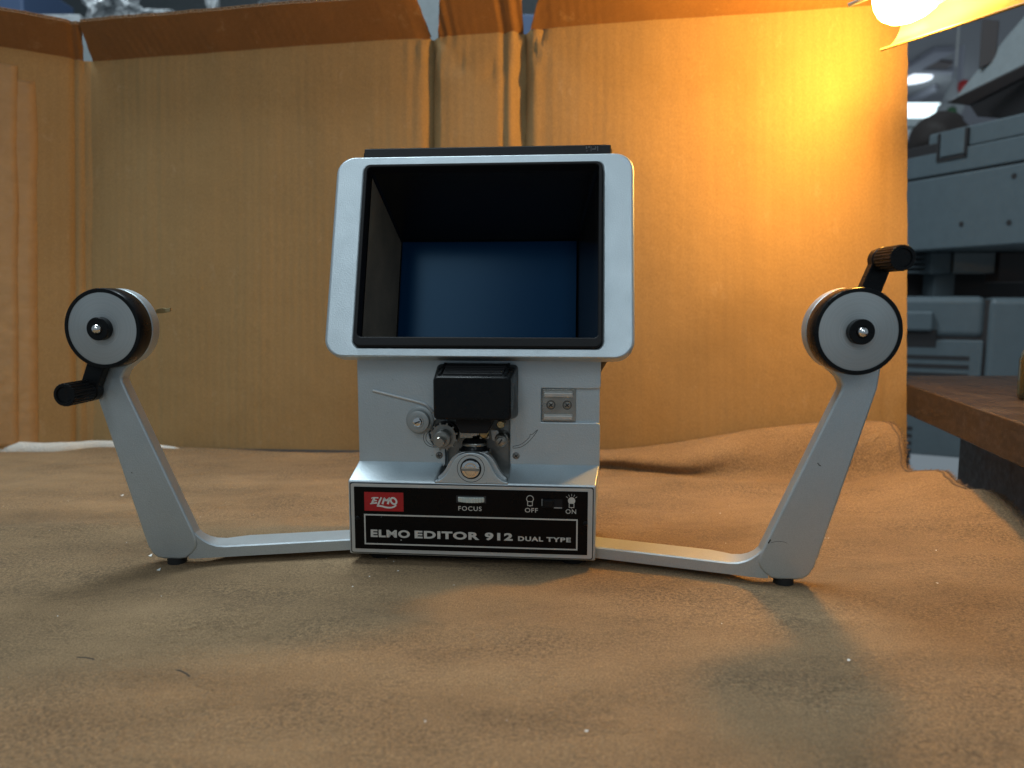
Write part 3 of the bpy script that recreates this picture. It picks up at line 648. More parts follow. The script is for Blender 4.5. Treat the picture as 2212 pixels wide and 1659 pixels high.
# logo strokes
mb = MB(); yl = YP - .12
def lg(x, z): return (-59.7 + x * 16.2 / 490, 41.9 - z * 6.2 / 190)      # 490 x 190 tracing grid of the emblem
def stroke(pts, wd_, smooth_=True):
    q = [lg(*p) for p in pts]; q = catmull(q, 4) if smooth_ and len(q) > 2 else q
    ww = [wd_[0] + (wd_[1] - wd_[0]) * i / (len(q) - 1) for i in range(len(q))] if isinstance(wd_, tuple) else wd_
    mb.strip(q, ww, yl, .15)
stroke([(80, 20), (55, 70), (35, 118)], 1.25, False); stroke([(25, 22), (70, 8), (152, 12)], (.5, .75)); stroke([(52, 66), (90, 62), (126, 60)], (.9, .6)); stroke([(0, 124), (60, 112), (126, 100)], (.5, 1.0))
stroke([(206, 2), (172, 70), (138, 158)], (.9, 1.2), False); stroke([(122, 158), (200, 160), (290, 182), (370, 184), (430, 166), (468, 138)], (1.0, .9)); 
stroke([(222, 124), (262, 14)], 1.1, False); stroke([(248, 10), (290, 62)], 1.1, False); stroke([(290, 62), (360, 6)], 1.0, False); stroke([(352, 6), (318, 122)], 1.2, False)
mb.strip([lg(424 + 50 * math.cos(t) - 14 * math.sin(t), 62 - 56 * math.sin(t)) for t in (2 * math.pi * i / 24 for i in range(24))], 1.05, yl, .15, True)
mb.build('logo_lettering', 'logo_white', fp)
# bulb symbols
def bulb(cx, cz, solid):
    m_ = MB(); a0 = R(-52); ring_ = [(cx + 1.95 * math.cos(a0 + (2 * math.pi - R(76)) * i / 24), cz + 1.95 * math.sin(a0 + (2 * math.pi - R(76)) * i / 24)) for i in range(25)]
    if solid: m_.prism(circ(cx, cz, 2.05, 28), YP, YP + .2)
    else: m_.strip(ring_, .36, YP); m_.strip([(cx - 1.3, cz - 1.55), (cx + 1.3, cz - 1.55)], .36, YP - .01)
    m_.strip([(cx - 1.35, cz - 1.6), (cx - 1.35, cz - 3.9)], .38, YP - .02); m_.strip([(cx + 1.35, cz - 1.6), (cx + 1.35, cz - 3.9)], .38, YP - .02)
    m_.strip([(cx - 1.5, cz - 3.9), (cx + 1.5, cz - 3.9)], .38, YP - .03); m_.prism([(cx - .55, cz - 4.0), (cx + .55, cz - 4.0), (cx, cz - 4.5)], YP - .01, YP + .15)
    if solid:
        for a in (38, 64, 90, 116, 142): m_.strip([(cx + 2.7 * math.cos(R(a)), cz + 2.7 * math.sin(R(a))), (cx + 3.9 * math.cos(R(a)), cz + 3.9 * math.sin(R(a)))], .26, YP)
    o = m_.build('bulb_symbol', 'print_grey', fp)
    if solid:
        m_ = MB(); m_.box(cx - 1.15, cx + 1.15, YP - .08, YP + .1, cz - 3.7, cz - 1.7); m_.build('bulb_symbol_base', 'black_panel', fp)
bulb(33.7, 43.0, False); bulb(57.4, 42.5, True)
# focus thumbwheel in its slot
mb = MB(); mb.prism([(-8.9, 39.8), (8.4, 39.8), (8.4, 44.0), (-8.9, 44.0)], -1.05, -.9); mb.build('wheel_slot', 'dark_groove', fp)
mb = MB(); n = 96; L = []
for zz, k_ in ((40.3, .96), (40.6, 1), (43.0, 1), (43.3, .965)):
    L.append([(-.25 + (13.2 if i % 2 else 12.75) * k_ * math.sin(2 * math.pi * i / n), 8.6 - (13.2 if i % 2 else 12.75) * k_ * math.cos(2 * math.pi * i / n) * .93, zz) for i in range(n)])
mb.loft(L); mb.build('focus_wheel', 'wheel_grey', fp, smooth=10)
# slide switch
mb = MB(); mb.prism([(40.6, 38.0), (52.2, 38.0), (52.2, 43.2), (40.6, 43.2)], -1.04, -.9); mb.build('switch_slot', 'matt_black', fp)
mb = MB(); mb.box(41.2, 47.0, -3.2, -1.0, 38.6, 43.0); mb.build('switch_knob', 'black_plastic', fp, bevel=.5)
mb = MB(); mb.box(47.4, 52.0, -1.25, -1.0, 37.9, 38.5); mb.build('switch_lip', 'sleeve_grey', fp)
mb = MB(); mb.box(40.4, 40.75, -1.25, -1.0, 39.2, 43.2); mb.build('switch_lip', 'sleeve_grey', fp)
for x, z in ((-67.4, 29.1), (65.4, 29.3)):
    mb = MB(); mb.lathe([(1.3, -.9), (1.3, -1.3), (.9, -1.7), (.3, -1.8)], x, z, 20); mb.build('panel_screw', 'black_plastic', fp)
mb = MB()
for x, z, s_ in ((-41.6, 16.6, .5), (-53.2, 30.2, .2)):
    mb.prism([(x + s_ * random.uniform(.5, 1) * math.cos(t), z + s_ * .5 * random.uniform(.5, 1) * math.sin(t)) for t in (0, 1, 2.1, 3.2, 4.2, 5.3)], -1.3, -1.05)
mb.build('paint_fleck', 'print_grey', fp)
# ---- viewing hood
TILT = R(-17)
hood = MB(); hood.ring(rrect(-88.6, 88.4, 2, 124.6, 10.5, 8), rrect(-71.2, 70.2, 7.4, 118.8, 4, 8), 0, 11)
hood = hood.build('hood_bezel', 'silver_paint', ed, loc=(3.2, -1, 122), rot=(TILT, 0, 0), bevel=1.8, seg=4)
mb = MB(); mb.ring(rrect(-71.1, 70.1, 7.5, 118.7, 4, 8), rrect(-68.9, 68.0, 13.2, 116.7, 2.6, 8), -2.5, 8); mb.build('screen_rim', 'matt_black', hood, bevel=.8)
fr = rrect(-68.9, 68.0, 13.2, 116.7, 2.6, 8); bk = rrect(-66.5, 56.2, 9.0, 101.6, 1.5, 8); bk2 = rrect(-65.2, 54.6, 9.5, 100, 1.2, 8)
mb = MB(); mb.loft([[(x, 6, z) for x, z in fr], [(x, 80, z) for x, z in bk]], False, False); mb.build('hood_lining', 'lining_black', hood)
mb = MB(); mb.add([(-68.5, 7, 16), (-68.5, 7, 114.5), (-65.9, 76, 99.5), (-65.9, 76, 11.5)], [(0, 1, 2, 3)]); mb.build('side_lining', 'brown_lining', hood)
mb = MB(); L = []
for j in range(9):
    L.append([(-65.6 + 121 * i / 12, 78.6 + 1.2 * (1 - ((i - 6) / 6) ** 2 * .5 - ((j - 4) / 4) ** 2 * .5), 8 + 93 * j / 8) for i in range(13)])
mb.loft(L, False, False, False); mb.build('viewing_screen', 'viewing_screen', hood)
mb = MB(); mb.loft([[(x, y, z) for x, z in rrect(-76 + d_, 76 - d_, 6, 135.8 - d_ * .3, 4, 5)] for y, d_ in ((11.2, 0), (40, 1), (88, 5))], False, True)
hh_ = mb.build('hood_housing', 'matt_black', hood, bevel=.4)
mb = MB(); mb.box(-75.6, 75.6, 10.2, 12.4, 120, 135.4); mb.build('hood_visor', 'matt_black', hood, bevel=.7)
mb = MB(); mb.prism([(60, 130), (68.5, 130), (68.5, 135), (60, 135)], 9.95, 10.1); mb.build('sticker', 'matt_black', hood)
mb = MB()
for a, b, c_, d in ((60.4, 61.2, 132.6, 134.2), (61.8, 63.0, 133.4, 134.4), (63.4, 63.8, 131, 134.2), (64.2, 66.4, 132, 132.8), (66.0, 66.6, 132.8, 134.0), (60.6, 61.6, 131, 131.5), (67.2, 67.8, 131.2, 134.2)): mb.box(a, b, 9.85, 9.97, c_, d)
mb.build('sticker_print', 'sticker_grey', hood)
# ---- reel arms
def make_arm(fx, fy, yaw, sgn, crank_ang, bar_dx, bar_dy, knob_len):
    """sgn +1: arm on the right (outward = +x)"""
    rel = Matrix.Rotation(-YAW, 3, 'Z') @ (Vector((fx, fy, 0)) - Vector((ed_o.x, ed_o.y, 0)))
    X = lambda x: x * sgn
    inner = [(-17.2, 14), (-16.8, 18), (-15.2, 22.4), (22.3, 109.5), (22.4, 111.5), (20.5, 115.5), (14.5, 121)]
    cxd, czd, rd = 24.5, 140.3, 22.2
    head = [(cxd + rd * math.cos(R(t)), czd + rd * math.sin(R(t))) for t in range(238, -35, -8)]
    outer = [(41.0, 110), (37.6, 98), (14.6, 17.6)]
    bot = [(12.8, 12.0), (10.2, 7.6), (7.2, 5.4), (3.5, 4.8), (-6.5, 4.9), (-10.4, 5.6), (-14.2, 8.6), (-16.4, 11.6)]
    o2 = inner + head + outer + bot
    mb = MB(); mb.prism([(X(x), z) for x, z in o2], -6, 2.2)
    arm = mb.build('reel_arm', 'silver_paint', ed, loc=rel, rot=(0, 0, yaw - YAW), bevel=1.3, seg=3, smooth=40)
    # foot bar running back to the base
    L = []
    sl = math.hypot(bar_dx, bar_dy)
    for s_ in (-4, -1, 2, 5, 8, 12, 17, 23, 32, 45, 65, 90, 125):
        x = -15.5 - s_ * bar_dx / sl; yf = -5.4 + s_ * bar_dy / sl if s_ > 0 else -5.4
        zt = 12.0 + 14.5 * max(0, (1 - (s_ + 4) / 21)) ** 2.2; wy = 7.4 + 12.6 * smooth01(s_ / 22); cv = 0.7
        yb = yf + wy
        L.append([(X(x), yf, 5.4), (X(x), yf, zt - cv), (X(x), yf + cv, zt), (X(x), yb - cv, zt), (X(x), yb, zt - cv), (X(x), yb, 5.4)])
    mb = MB(); mb.loft(L); mb.build('foot_bar', 'silver_paint', arm, smooth=28)
    mb = MB(); mb.lathez([(5.0, 0), (5.4, .6), (5.4, 5.2)], X(-1.8), -.6, 28); mb.build('rubber_foot', 'rubber', arm)
    # back disc is the arm's head; black reel seat in front
    mb = MB(); mb.lathe([(21.9, -6.0), (22.3, -7), (22.3, -17), (21.9, -17.8), (20.1, -18.0), (19.9, -17.4)], X(cxd), czd, 72); mb.build('reel_seat', 'black_plastic', arm)
    m2 = MB(); m2.lathe([(20.0, 1.2), (20.0, -.1), (19.4, -.25), (0.2, -.3)], 0, 0, 72); m2.build('reel_disc', 'brushed_disc', arm, loc=(X(cxd), -17.4, czd), smooth=20)
    mb = MB(); mb.lathe([(6.4, -17.4), (6.4, -21.6), (6.0, -22.0), (3.2, -22.0), (2.9, -21.6)], X(cxd), czd, 40); mb.build('spindle_hub', 'black_plastic', arm)
    mb = MB(); mb.lathe([(2.8, -21.4), (2.75, -22.4), (2.3, -23.6), (1.5, -24.3), (.7, -24.6), (.05, -24.7)], X(cxd), czd, 28, True, True); mb.build('spindle_tip', 'chrome', arm)
    # crank
    ca = R(crank_ang); dx, dz = math.cos(ca), math.sin(ca); Lk = 38.5; kx, kz = cxd + Lk * dx, czd + Lk * dz
    px_, pz_ = -dz, dx; h0, h1 = 5.6, 5.0
    bar = [(cxd + 6 * dx + px_ * h0, czd + 6 * dz + pz_ * h0)] + [(kx + 6.4 * math.cos(ca + R(t)), kz + 6.4 * math.sin(ca + R(t))) for t in range(130, -131, -13)] + [(cxd + 6 * dx - px_ * h0, czd + 6 * dz - pz_ * h0)]
    mb = MB(); mb.prism([(X(x), z) for x, z in bar], -12.6, -6.4); mb.build('crank_arm', 'black_plastic', arm, bevel=.7)
    n = 88; Lp = []
    def kn(y, r, ribbed): return [(X(kx) + (r if (i % 4 < 2 or not ribbed) else r - .55) * math.cos(2 * math.pi * i / n), y, kz + (r if (i % 4 < 2 or not ribbed) else r - .55) * math.sin(2 * math.pi * i / n)) for i in range(n)]
    y0 = -12.4; y1 = y0 - knob_len
    mb = MB(); mb.loft([kn(y0, 5.6, 0), kn(y0 - .4, 5.9, 0), kn(y0 - 1.5, 5.9, 0), kn(y0 - 1.6, 6.4, 1), kn(y1 + .6, 6.4, 1), kn(y1, 6.0, 0), kn(y1, 4.6, 0), kn(y1 + .9, 4.3, 0)]); mb.build('crank_knob', 'black_plastic', arm, smooth=22)
    return arm, X, cxd, czd
lf = pz(378.5, 1217); rf = pz(1698, 1262)
arm_l, XL, cxd, czd = make_arm(lf.x, lf.y, R(-5), -1, -67, 72, 13 + 6, 19)
arm_r, XR, _, _ = make_arm(rf.x, rf.y, R(-2), 1, 70, 66, 23.4 - 2, 19)
# brass clip poking out behind the left reel
mb = MB(); mb.loft([[(x, 8 + .4 * math.sin(x), z0_), (x, 9.4, z0_), (x, 9.4, z1_), (x, 8, z1_)] for x, z0_, z1_ in ((-8, 148.0, 150.4), (-4, 148.2, 151.4), (-1.5, 148.6, 151.0), (.8, 149.4, 151.4))])
mb.build('brake_clip', 'brass_tint', arm_l, bevel=.2)
# scuffs on the right arm
for pth_, wd_ in ((catmull([(-11.2, 25.6), (-8, 26.4), (-4.6, 26.2), (-2.4, 25.4)], 6), .16), ([(-12.6, 25.2), (-11.4, 27.4)], .7), ([(11.6, 69.8), (12.6, 68.6), (13.4, 68.2)], .45)):
    mb = MB(); mb.strip(pth_, wd_, -6.1, .12); mb.build('scratch', 'dark_groove', arm_r)

# ================================================================ WORK LAMP
LZ = 347.0; LC = pz(1912, 105, LZ); L2 = pz(2212, 8, LZ); la = (L2 - LC).normalized(); le = Vector((la.y, -la.x, 0))      # la: along the trough, le: into its back
if le.x < 0: le = -le
lamp = empty('work_lamp', tuple(LC)); tag(lamp, 'lit work lamp with curved trough reflector glowing yellow above the right reel arm', 'lamp')
def lp(s_, i_, z_): v_ = la * s_ + le * i_; return (v_.x, v_.y, z_)
cprof = catmull([(-4, -1.2), (0, 0), (6, 3.5), (12, 9.5), (17, 18.5), (19.5, 29), (18, 40), (13, 50), (5, 57), (-1, 60)], 4)
back = [(i_ + 1.1, z_ - .6 if z_ < 29 else z_ + .6) for i_, z_ in cprof]
mb = MB(); mb.loft([[lp(s_, i_, z_) for i_, z_ in cprof] for s_ in (0, 60, 120, 210)], False, False, False); sh_ = mb.build('reflector', 'lamp_enamel', lamp, smooth=60)
mb = MB(); mb.loft([[lp(s_, i_, z_) for i_, z_ in back] for s_ in (.3, 60, 120, 210)], False, False, False); mb.build('reflector_shell', 'lamp_outside', lamp, smooth=60)
mb = MB(); mb.tube([lp(s_, -4, -1.4) for s_ in (-.5, 70, 140, 210)], 1.1, 10); mb.build('reflector_lip', 'lamp_enamel', lamp)
BE = -24
bc = [(11, 4), (12.5, 10), (16, 15), (22, 18.5), (31, 20), (41, 19), (50, 15.5)]; bn = [(50, 15.4), (60, 13), (80, 12.5), (112, 12.5)]
for nm, pr2, mt in (('bulb', bc, 'bulb_glow'), ('bulb_neck', bn, 'bulb_base_glow')):
    mb = MB(); mb.loft([[lp(s_, BE + r_ * math.cos(t), 25 + r_ * math.sin(t)) for t in (2 * math.pi * i / 32 for i in range(32))] for s_, r_ in pr2]); mb.build(nm, mt, lamp, smooth=180)
mb = MB(); mb.loft([[lp(s_, BE + r_ * math.cos(t), 25 + r_ * math.sin(t)) for t in (2 * math.pi * i / 28 for i in range(28))] for s_, r_ in ((110, 16), (112, 18), (150, 18), (160, 12), (190, 12))]); mb.build('lamp_socket', 'matt_black', lamp)
a_ = py(1832, 12, 560) - LC; b_ = py(1866, -2, 556) - LC
mb = MB(); mb.tube([tuple(a_), tuple(b_), tuple(b_ + (b_ - a_) * 1.0), lp(20, -2, 61), lp(30, 6, 58)], 1.6, 10); mb.build('wire_guard', 'steel_grey', lamp)
e0 = Vector(lp(170, 19, 30)); eb = Vector((150, -60, 80 - LZ + 12))
mb = MB(); mb.tube(catmull([tuple(e0), tuple(e0 + Vector((18, 0, 2))), (eb.x - 4, eb.y, 10), (eb.x, eb.y, -60), tuple(eb)], 10), 6, 14); mb.build('lamp_stem', 'steel_grey', lamp)
mb = MB(); mb.lathez([(45, 80.4 - LZ), (45, 88 - LZ), (38, 92 - LZ), (8, 94 - LZ)], eb.x, eb.y, 40); mb.build('lamp_base', 'matt_black', lamp)

# ================================================================ SIDE TABLE, PRINTER, BACKGROUND
ZTB = 80.0
c1, c2_ = pz(1954, 828, ZTB), pz(2212, 916, ZTB); d_ = (c2_ - c1).normalized(); c3 = c2_ + d_ * 160; far = pz(1970, 812, ZTB)
st = empty('side_table', (c1.x, c1.y, 0)); tag(st, 'dark walnut side table with thick edge at the right of the cloth', 'table')
def rel(p): return Vector((p.x - c1.x, p.y - c1.y, 0))
top = [rel(c1), rel(c3), rel(c3) + Vector((330, 250, 0)), rel(far) + Vector((520, 8, 0)), rel(far) + Vector((-60, 2, 0))]
TH = 27
mb = MB(); n = len(top); mb.add([(p.x, p.y, ZTB - TH) for p in top] + [(p.x, p.y, ZTB) for p in top], [tuple(range(n)), tuple(range(2 * n - 1, n - 1, -1))] + [(i, (i + 1) % n, (i + 1) % n + n, i + n) for i in range(n)])
mb.build('table_board', 'walnut', st, bevel=1.5)
fd = Vector((d_.x, d_.y, 0)); rgt = Vector((-d_.y, d_.x, 0))
mb = MB(); a = rgt * 46 + fd * 8; b = a + fd * 420; back = Vector((90, 40, 0))
mb.add([(a.x, a.y, -560), (b.x, b.y, -560), (b.x + 300, b.y + 200, -560), (a.x + back.x, a.y + back.y, -560), (a.x, a.y, ZTB - TH - .5), (b.x, b.y, ZTB - TH - .5), (b.x + 300, b.y + 200, ZTB - TH - .5), (a.x + back.x, a.y + back.y, ZTB - TH - .5)],
       [(0, 3, 2, 1), (4, 5, 6, 7), (0, 1, 5, 4), (1, 2, 6, 5), (2, 3, 7, 6), (3, 0, 4, 7)]); mb.build('side_board', 'cabinet_dark', st, bevel=1)
jp = pz(2246, 864, ZTB)
mb = MB(); mb.lathez([(13, 0), (14.5, 1), (15, 4), (15, 30), (13, 37), (11, 40), (11, 46), (10, 46), (10, 39), (12, 36), (13.6, 30), (13.6, 4), (.2, 2.4)], 0, 0, 36); jar = mb.build('glass_jar', 'jar_glass', loc=(jp.x, jp.y, ZTB + .2))
tag(jar, 'small olive glass jar standing on the walnut side table', 'jar')

# printer: upper scanner unit and lower body
pr_ = empty('office_printer', (640, 1180, 0)); tag(pr_, 'grey office printer behind the lamp and walnut side table', 'printer')
PO = Vector((640, 1180, 0))
def pl(v_): return tuple(v_ - PO)
def slab_from(p_near, dirv, depthv, s0, s1_, z0, z1):
    out = []
    for z in (z0, z1):
        for s_, d in ((s0, 0), (s1_, 0), (s1_, 1), (s0, 1)): v_ = p_near + dirv * s_ + depthv * d; out.append((v_.x - PO.x, v_.y - PO.y, z))
    return out
BF = [(0, 1, 2, 3), (7, 6, 5, 4), (0, 4, 5, 1), (1, 5, 6, 2), (2, 6, 7, 3), (3, 7, 4, 0)]
YN = 1200.0
NP = py(2212, 348, YN); NPg = Vector((NP.x, NP.y, 0)); ud = Vector((-.35, .937, 0)).normalized(); ub = Vector((.937, .35, 0)) * 300
zpx = lambda y, Y=YN: py(2212, y, Y).z
zs_, zt_, zm_, zb_ = zpx(348), zpx(240), zpx(290), zpx(528)
def pslab(name, s0, s1_, z0, z1, out, mat, bev=3, back=300):
    m_ = MB(); nrm = Vector((-.937, -.35, 0)).normalized(); m_.add(slab_from(NPg + nrm * out, ud, -nrm * (back + out), s0, s1_, z0, z1), BF); return m_.build(name, mat, pr_, bevel=bev, seg=2)
pslab('scanner_body', -320, 420, zb_, zs_ - 1.6, 0, 'printer_grey', 4)
pslab('seam', -318, 418, zs_ - 3, zs_ + 1.5, -4, 'printer_dark', 0)
pslab('scanner_lid', -320, 420, zs_ + 1.2, zm_, 0, 'printer_grey', 3)
pslab('document_feeder', -320, 180, zm_ + .2, zt_, -3, 'printer_grey', 4)
pslab('hinge_block', 104, 150, zs_ + 30, zt_ - 2, 4, 'printer_grey', 2)
for s_ in (99, 152): pslab('hinge_gap', s_, s_ + 5, zs_ + 26, zt_ - 4, 2.5, 'printer_dark', 0)
pslab('hinge_gap', 99, 157, zs_ + 24, zs_ + 29, 2.5, 'printer_dark', 0)
pslab('rear_block', 160, 420, zs_ + 22, zt_ - 18, -1, 'printer_dark', 2)
for x, y in ((2077, 484), (2191, 380), (2180, 481)):
    p = pp(x, y, NPg, Vector((-.937, -.35, 0))); m_ = MB(); n0 = Vector((-.937, -.35, 0)); q = p + n0 * .8 - PO
    m_.add([tuple(q + Vector((0, 0, 1)) * 4.5 * math.sin(t) + ud * 4.5 * math.cos(t)) for t in (2 * math.pi * i / 14 for i in range(14))] + [tuple(q - n0 * 2)], [tuple(range(14))] + [(i, (i + 1) % 14, 14) for i in range(14)]); m_.build('screw_hole', 'printer_dark', pr_)
# middle: dark output well with grey posts
YM = 1290.0
def fbox(name, x0, x1, y0, y1, Y, dep, mat, bev=2):      # axis-aligned block whose front spans the given pixels at depth Y
    a = py(x0, y1, Y); b = py(x1, y0, Y); m_ = MB(); m_.box(a.x - PO.x, b.x - PO.x, Y - PO.y, Y + dep - PO.y, a.z, b.z); return m_.build(name, mat, pr_, bevel=bev)
fbox('output_well', 1880, 2420, 505, 662, 1480, 30, 'printer_dark')
fbox('inner_panel', 2010, 2056, 545, 592, 1400, 40, 'printer_grey'); fbox('inner_panel', 2060, 2152, 545, 590, 1400, 40, 'tray_grey')
fbox('inner_post', 2016, 2064, 592, 640, 1420, 40, 'printer_grey'); fbox('inner_panel', 2156, 2240, 545, 610, 1395, 40, 'printer_brown')
for i in range(4): fbox('vent_slat', 1956, 2004, 552 + i * 11, 557 + i * 11, 1420, 20, 'printer_grey', 0)
p_ = fbox('paper_label', 2132, 2146, 652, 668, 1470, 8, 'pale_shelf', 1)
fbox('bracket', 2128, 2196, 506, 534, 1330, 60, 'printer_brown')
# lower body: face receding to the left
vd = Vector((.262, .965, 0)); 
LP_ = py(2116, 743, 1250); LPg = Vector((LP_.x, LP_.y, 0)); nl = Vector((-.965, .262, 0))
ll = Vector((-.90, .44, 0)).normalized(); ln2 = Vector((-.44, -.90, 0)).normalized()      # along the face (to the left, away) and out of it
def lslab(name, s0, s1_, z0, z1, out, mat, bev=3, back=200):
    m_ = MB(); out_ = []
    for z in (z0, z1):
        for s_, d in ((s0, out), (s1_, out), (s1_, -back), (s0, -back)): v_ = LPg + ll * s_ + ln2 * d; out_.append((v_.x - PO.x, v_.y - PO.y, z))
    m_.add(out_, BF); return m_.build(name, mat, pr_, bevel=bev, seg=3)
def ls(x, y):
    p = pp(x, y, LPg, ln2); return (p - LPg).dot(ll), p.z
zt2 = ls(2060, 640)[1]; zseam = ls(2060, 732)[1]
lslab('lower_body', -6, 420, zseam + 2, zt2, 0, 'printer_grey', 12)
lslab('lower_panel', -6, 420, -120, zseam - 2, 0, 'printer_grey', 3)
lslab('lower_seam', -5, 418, zseam - 4, zseam + 4, -5, 'printer_dark', 0)
lslab('corner_post', -116, -9, -160, zt2 - 2, 0, 'printer_grey', 12); lslab('post_seam', -12, -2, -150, zt2 - 6, -6, 'printer_dark', 0)
lslab('side_panel', -320, -118, -160, zt2 - 14, -12, 'printer_brown', 6)
hs0, hz0 = ls(2014, 715); hs1, hz1 = ls(2014, 672)
lslab('door_handle', hs0, hs0 + 160, hz0, hz1, 16, 'printer_grey', 5)
lslab('handle_recess', hs0 - 8, hs0 + 160, ls(2014, 752)[1], hz0 + 4, 1, 'printer_dark', 3)
for i in range(6):
    s_a, z_a = ls(2092, 796 - i * 0); z_ = ls(1990, 775)[1] - i * 15
    lslab('vent_slot', s_a, s_a + 190, z_, z_ + 6.5, 1.2, 'printer_dark', 0)
for i in range(9):
    z_ = ls(1985, 930)[1] - i * 13; lslab('vent_slot', 92, 190, z_, z_ + 6, 1.2, 'printer_dark', 0)
# raised paper tray over the printer
tr = empty('paper_tray', (700, 1250, zt_)); tag(tr, 'dark sloping paper tray above the grey printer', 'tray')
TO = Vector((700, 1250, zt_))
def quad_slab(name, px4, Y4, th, mat, parent, O, bev=2):
    m_ = MB(); f = [py(x, y, Y) - O for (x, y), Y in zip(px4, Y4)]; n = (f[1] - f[0]).cross(f[2] - f[0]).normalized()
    if n.y < 0: n = -n
    b = [p + n * th for p in f]; m_.add([tuple(p) for p in f + b], BF); return m_.build(name, mat, parent, bevel=bev)
quad_slab('tray_side', [(2042, 222), (2225, 134), (2225, 160), (2092, 228)], (1420, 1280, 1280, 1400), 14, 'printer_brown', tr, TO)
quad_slab('tray_bottom', [(2092, 226), (2230, 152), (2230, 262), (2110, 252)], (1440, 1300, 1300, 1440), 14, 'printer_dark', tr, TO)
quad_slab('tray_back', [(2062, 212), (2225, 133), (2225, 20), (2105, 160)], (1500, 1380, 1420, 1500), 10, 'tray_grey', tr, TO)
quad_slab('tray_plate', [(2116, 148), (2122, 40), (2160, 44), (2152, 132)], (1460, 1460, 1450, 1450), 8, 'printer_brown', tr, TO)
# dark bundle behind the printer
bp_ = py(2030, 296, 1750); mb = MB(); L = []
mb.lathez([(62 * math.sin(R(t)) * (1 + .05 * math.sin(t)) + .1, -46 * math.cos(R(t)) * 1.15) for t in range(4, 180, 12)], 0, 0, 28); dk = mb.build('dark_bundle', 'hair_dark', loc=tuple(bp_), smooth=180)
for v_ in dk.data.vertices: v_.co += v_.co.normalized() * 0.012 * noise.noise(v_.co * 30)
tag(dk, 'dark rounded bundle showing just above the printer', 'bundle')
# hall beyond: ceiling, beams, lights, counters
def room(name, mat, px4, Y4, th=20, **kw):
    o = quad_slab(name, px4, Y4, th, mat, None, Vector((0, 0, 0)), 0); return o
ZC = 1950.0
def cz_(x, y): return pz(x, y, ZC)
mb = MB(); mb.box(600, 6500, 2600, 9600, ZC, ZC + 60); o = mb.build('ceiling', 'ceiling_grey'); o['kind'] = 'structure'
mb = MB(); mb.box(2400, 6500, 9300, 9380, -900, ZC - 2); o = mb.build('far_wall', 'lavender_wall'); o['kind'] = 'structure'
def cstrip(name, pts, drop, mat, label, cat, group=None):
    f = [cz_(*p) for p in pts]; m_ = MB(); n = len(f); m_.add([(p.x, p.y, ZC - drop) for p in f] + [(p.x, p.y, ZC - 1.5) for p in f], [tuple(range(n)), tuple(range(2 * n - 1, n - 1, -1))] + [(i, (i + 1) % n, (i + 1) % n + n, i + n) for i in range(n)])
    return tag(m_.build(name, mat), label, cat, group)
cstrip('ceiling_beam', [(1925, 176), (1925, 160), (2020, 100), (2062, 100)], 40, 'beam_lilac', 'pale diagonal ceiling beam below the lamp shade', 'beam')
cstrip('ceiling_beam', [(1930, 150), (2060, 154), (2060, 146), (1930, 141)], 30, 'beam_lilac', 'pale level ceiling beam crossing behind the lamp', 'beam')
cstrip('ceiling_panel', [(1958, 141), (2046, 145), (2060, 132), (1985, 122)], 16, 'ceiling_brown', 'dark brown recessed ceiling panel below the lamp shade', 'panel')
cstrip('ceiling_beam', [(1930, 226), (1946, 228), (2026, 186), (2020, 180)], 40, 'beam_lilac', 'thin pale ceiling beam above the bright tube light', 'beam')
cp = cz_(1970, 168); mb = MB(); mb.lathez([(150, ZC - 14), (150, ZC - 2)], cp.x, cp.y, 28); tag(mb.build('downlight', 'spot_light'), 'round downlight glowing in the grey ceiling', 'light')
def card(name, x0, x1, y0, y1, Y, dep, mat, label, cat, bev=4):
    a = py(x0, y1, Y); b = py(x1, y0, Y); m_ = MB(); m_.box(a.x, b.x, Y, Y + dep, a.z, b.z); return tag(m_.build(name, mat, bevel=bev), label, cat)
card('tube_fixture', 1915, 2033, 222, 248, 6400, 120, 'tube_light', 'bright white tube light fixture seen beyond the cardboard edge', 'light', 8)
card('wall_shelf', 1915, 2068, 252, 272, 6900, 200, 'pale_shelf', 'upper pale horizontal shelf below the tube light', 'shelf')
card('wall_shelf', 1915, 2060, 277, 294, 6920, 200, 'pale_shelf', 'lower pale horizontal shelf below the tube light', 'shelf')
card('support_post', 2066, 2086, 96, 320, 4200, 90, 'beam_lilac', 'grey post rising behind the hanging red and white bag', 'post')
# hanging bag
hb = empty('hanging_bag', tuple(py(2048, 250, 3300))); HO = py(2048, 250, 3300); tag(hb, 'white bag with red patches hanging beside the grey post', 'bag')
sc_ = 3300 / 1600
mb = MB(); mb.lathez([(2, 168 * sc_ * .62), (6, 150), (26, 110 * 1.1), (42, 70), (38, 20), (20, -20), (2, -24)], 20, 0, 20); mb.build('bag_body', 'bag_white', hb, smooth=180)
mb = MB(); mb.lathez([(1, 60), (34, 40), (44, 0), (34, -40), (2, -62)], -18, -14, 20); mb.build('bag_pouch', 'bag_white', hb, smooth=180)
mb = MB(); mb.lathez([(1, 26), (17, 18), (22, 0), (17, -18), (1, -26)], -16, -50, 18); mb.build('green_patch', 'bag_green', hb, smooth=180)
mb = MB(); mb.lathez([(1, 36), (20, 26), (24, 0), (20, -26), (1, -36)], 38, -34, 18); mb.build('red_patch', 'bag_red', hb, smooth=180, loc=(0, 0, 104))
mb = MB(); mb.box(-24, 8, -8, 8, -110, -40); mb.build('red_handle', 'bag_red', hb, bevel=3)
mb = MB(); mb.tube([(20, 0, 200), (20, 0, 380)], 3, 8); mb.build('hanging_cord', 'lint_white', hb)

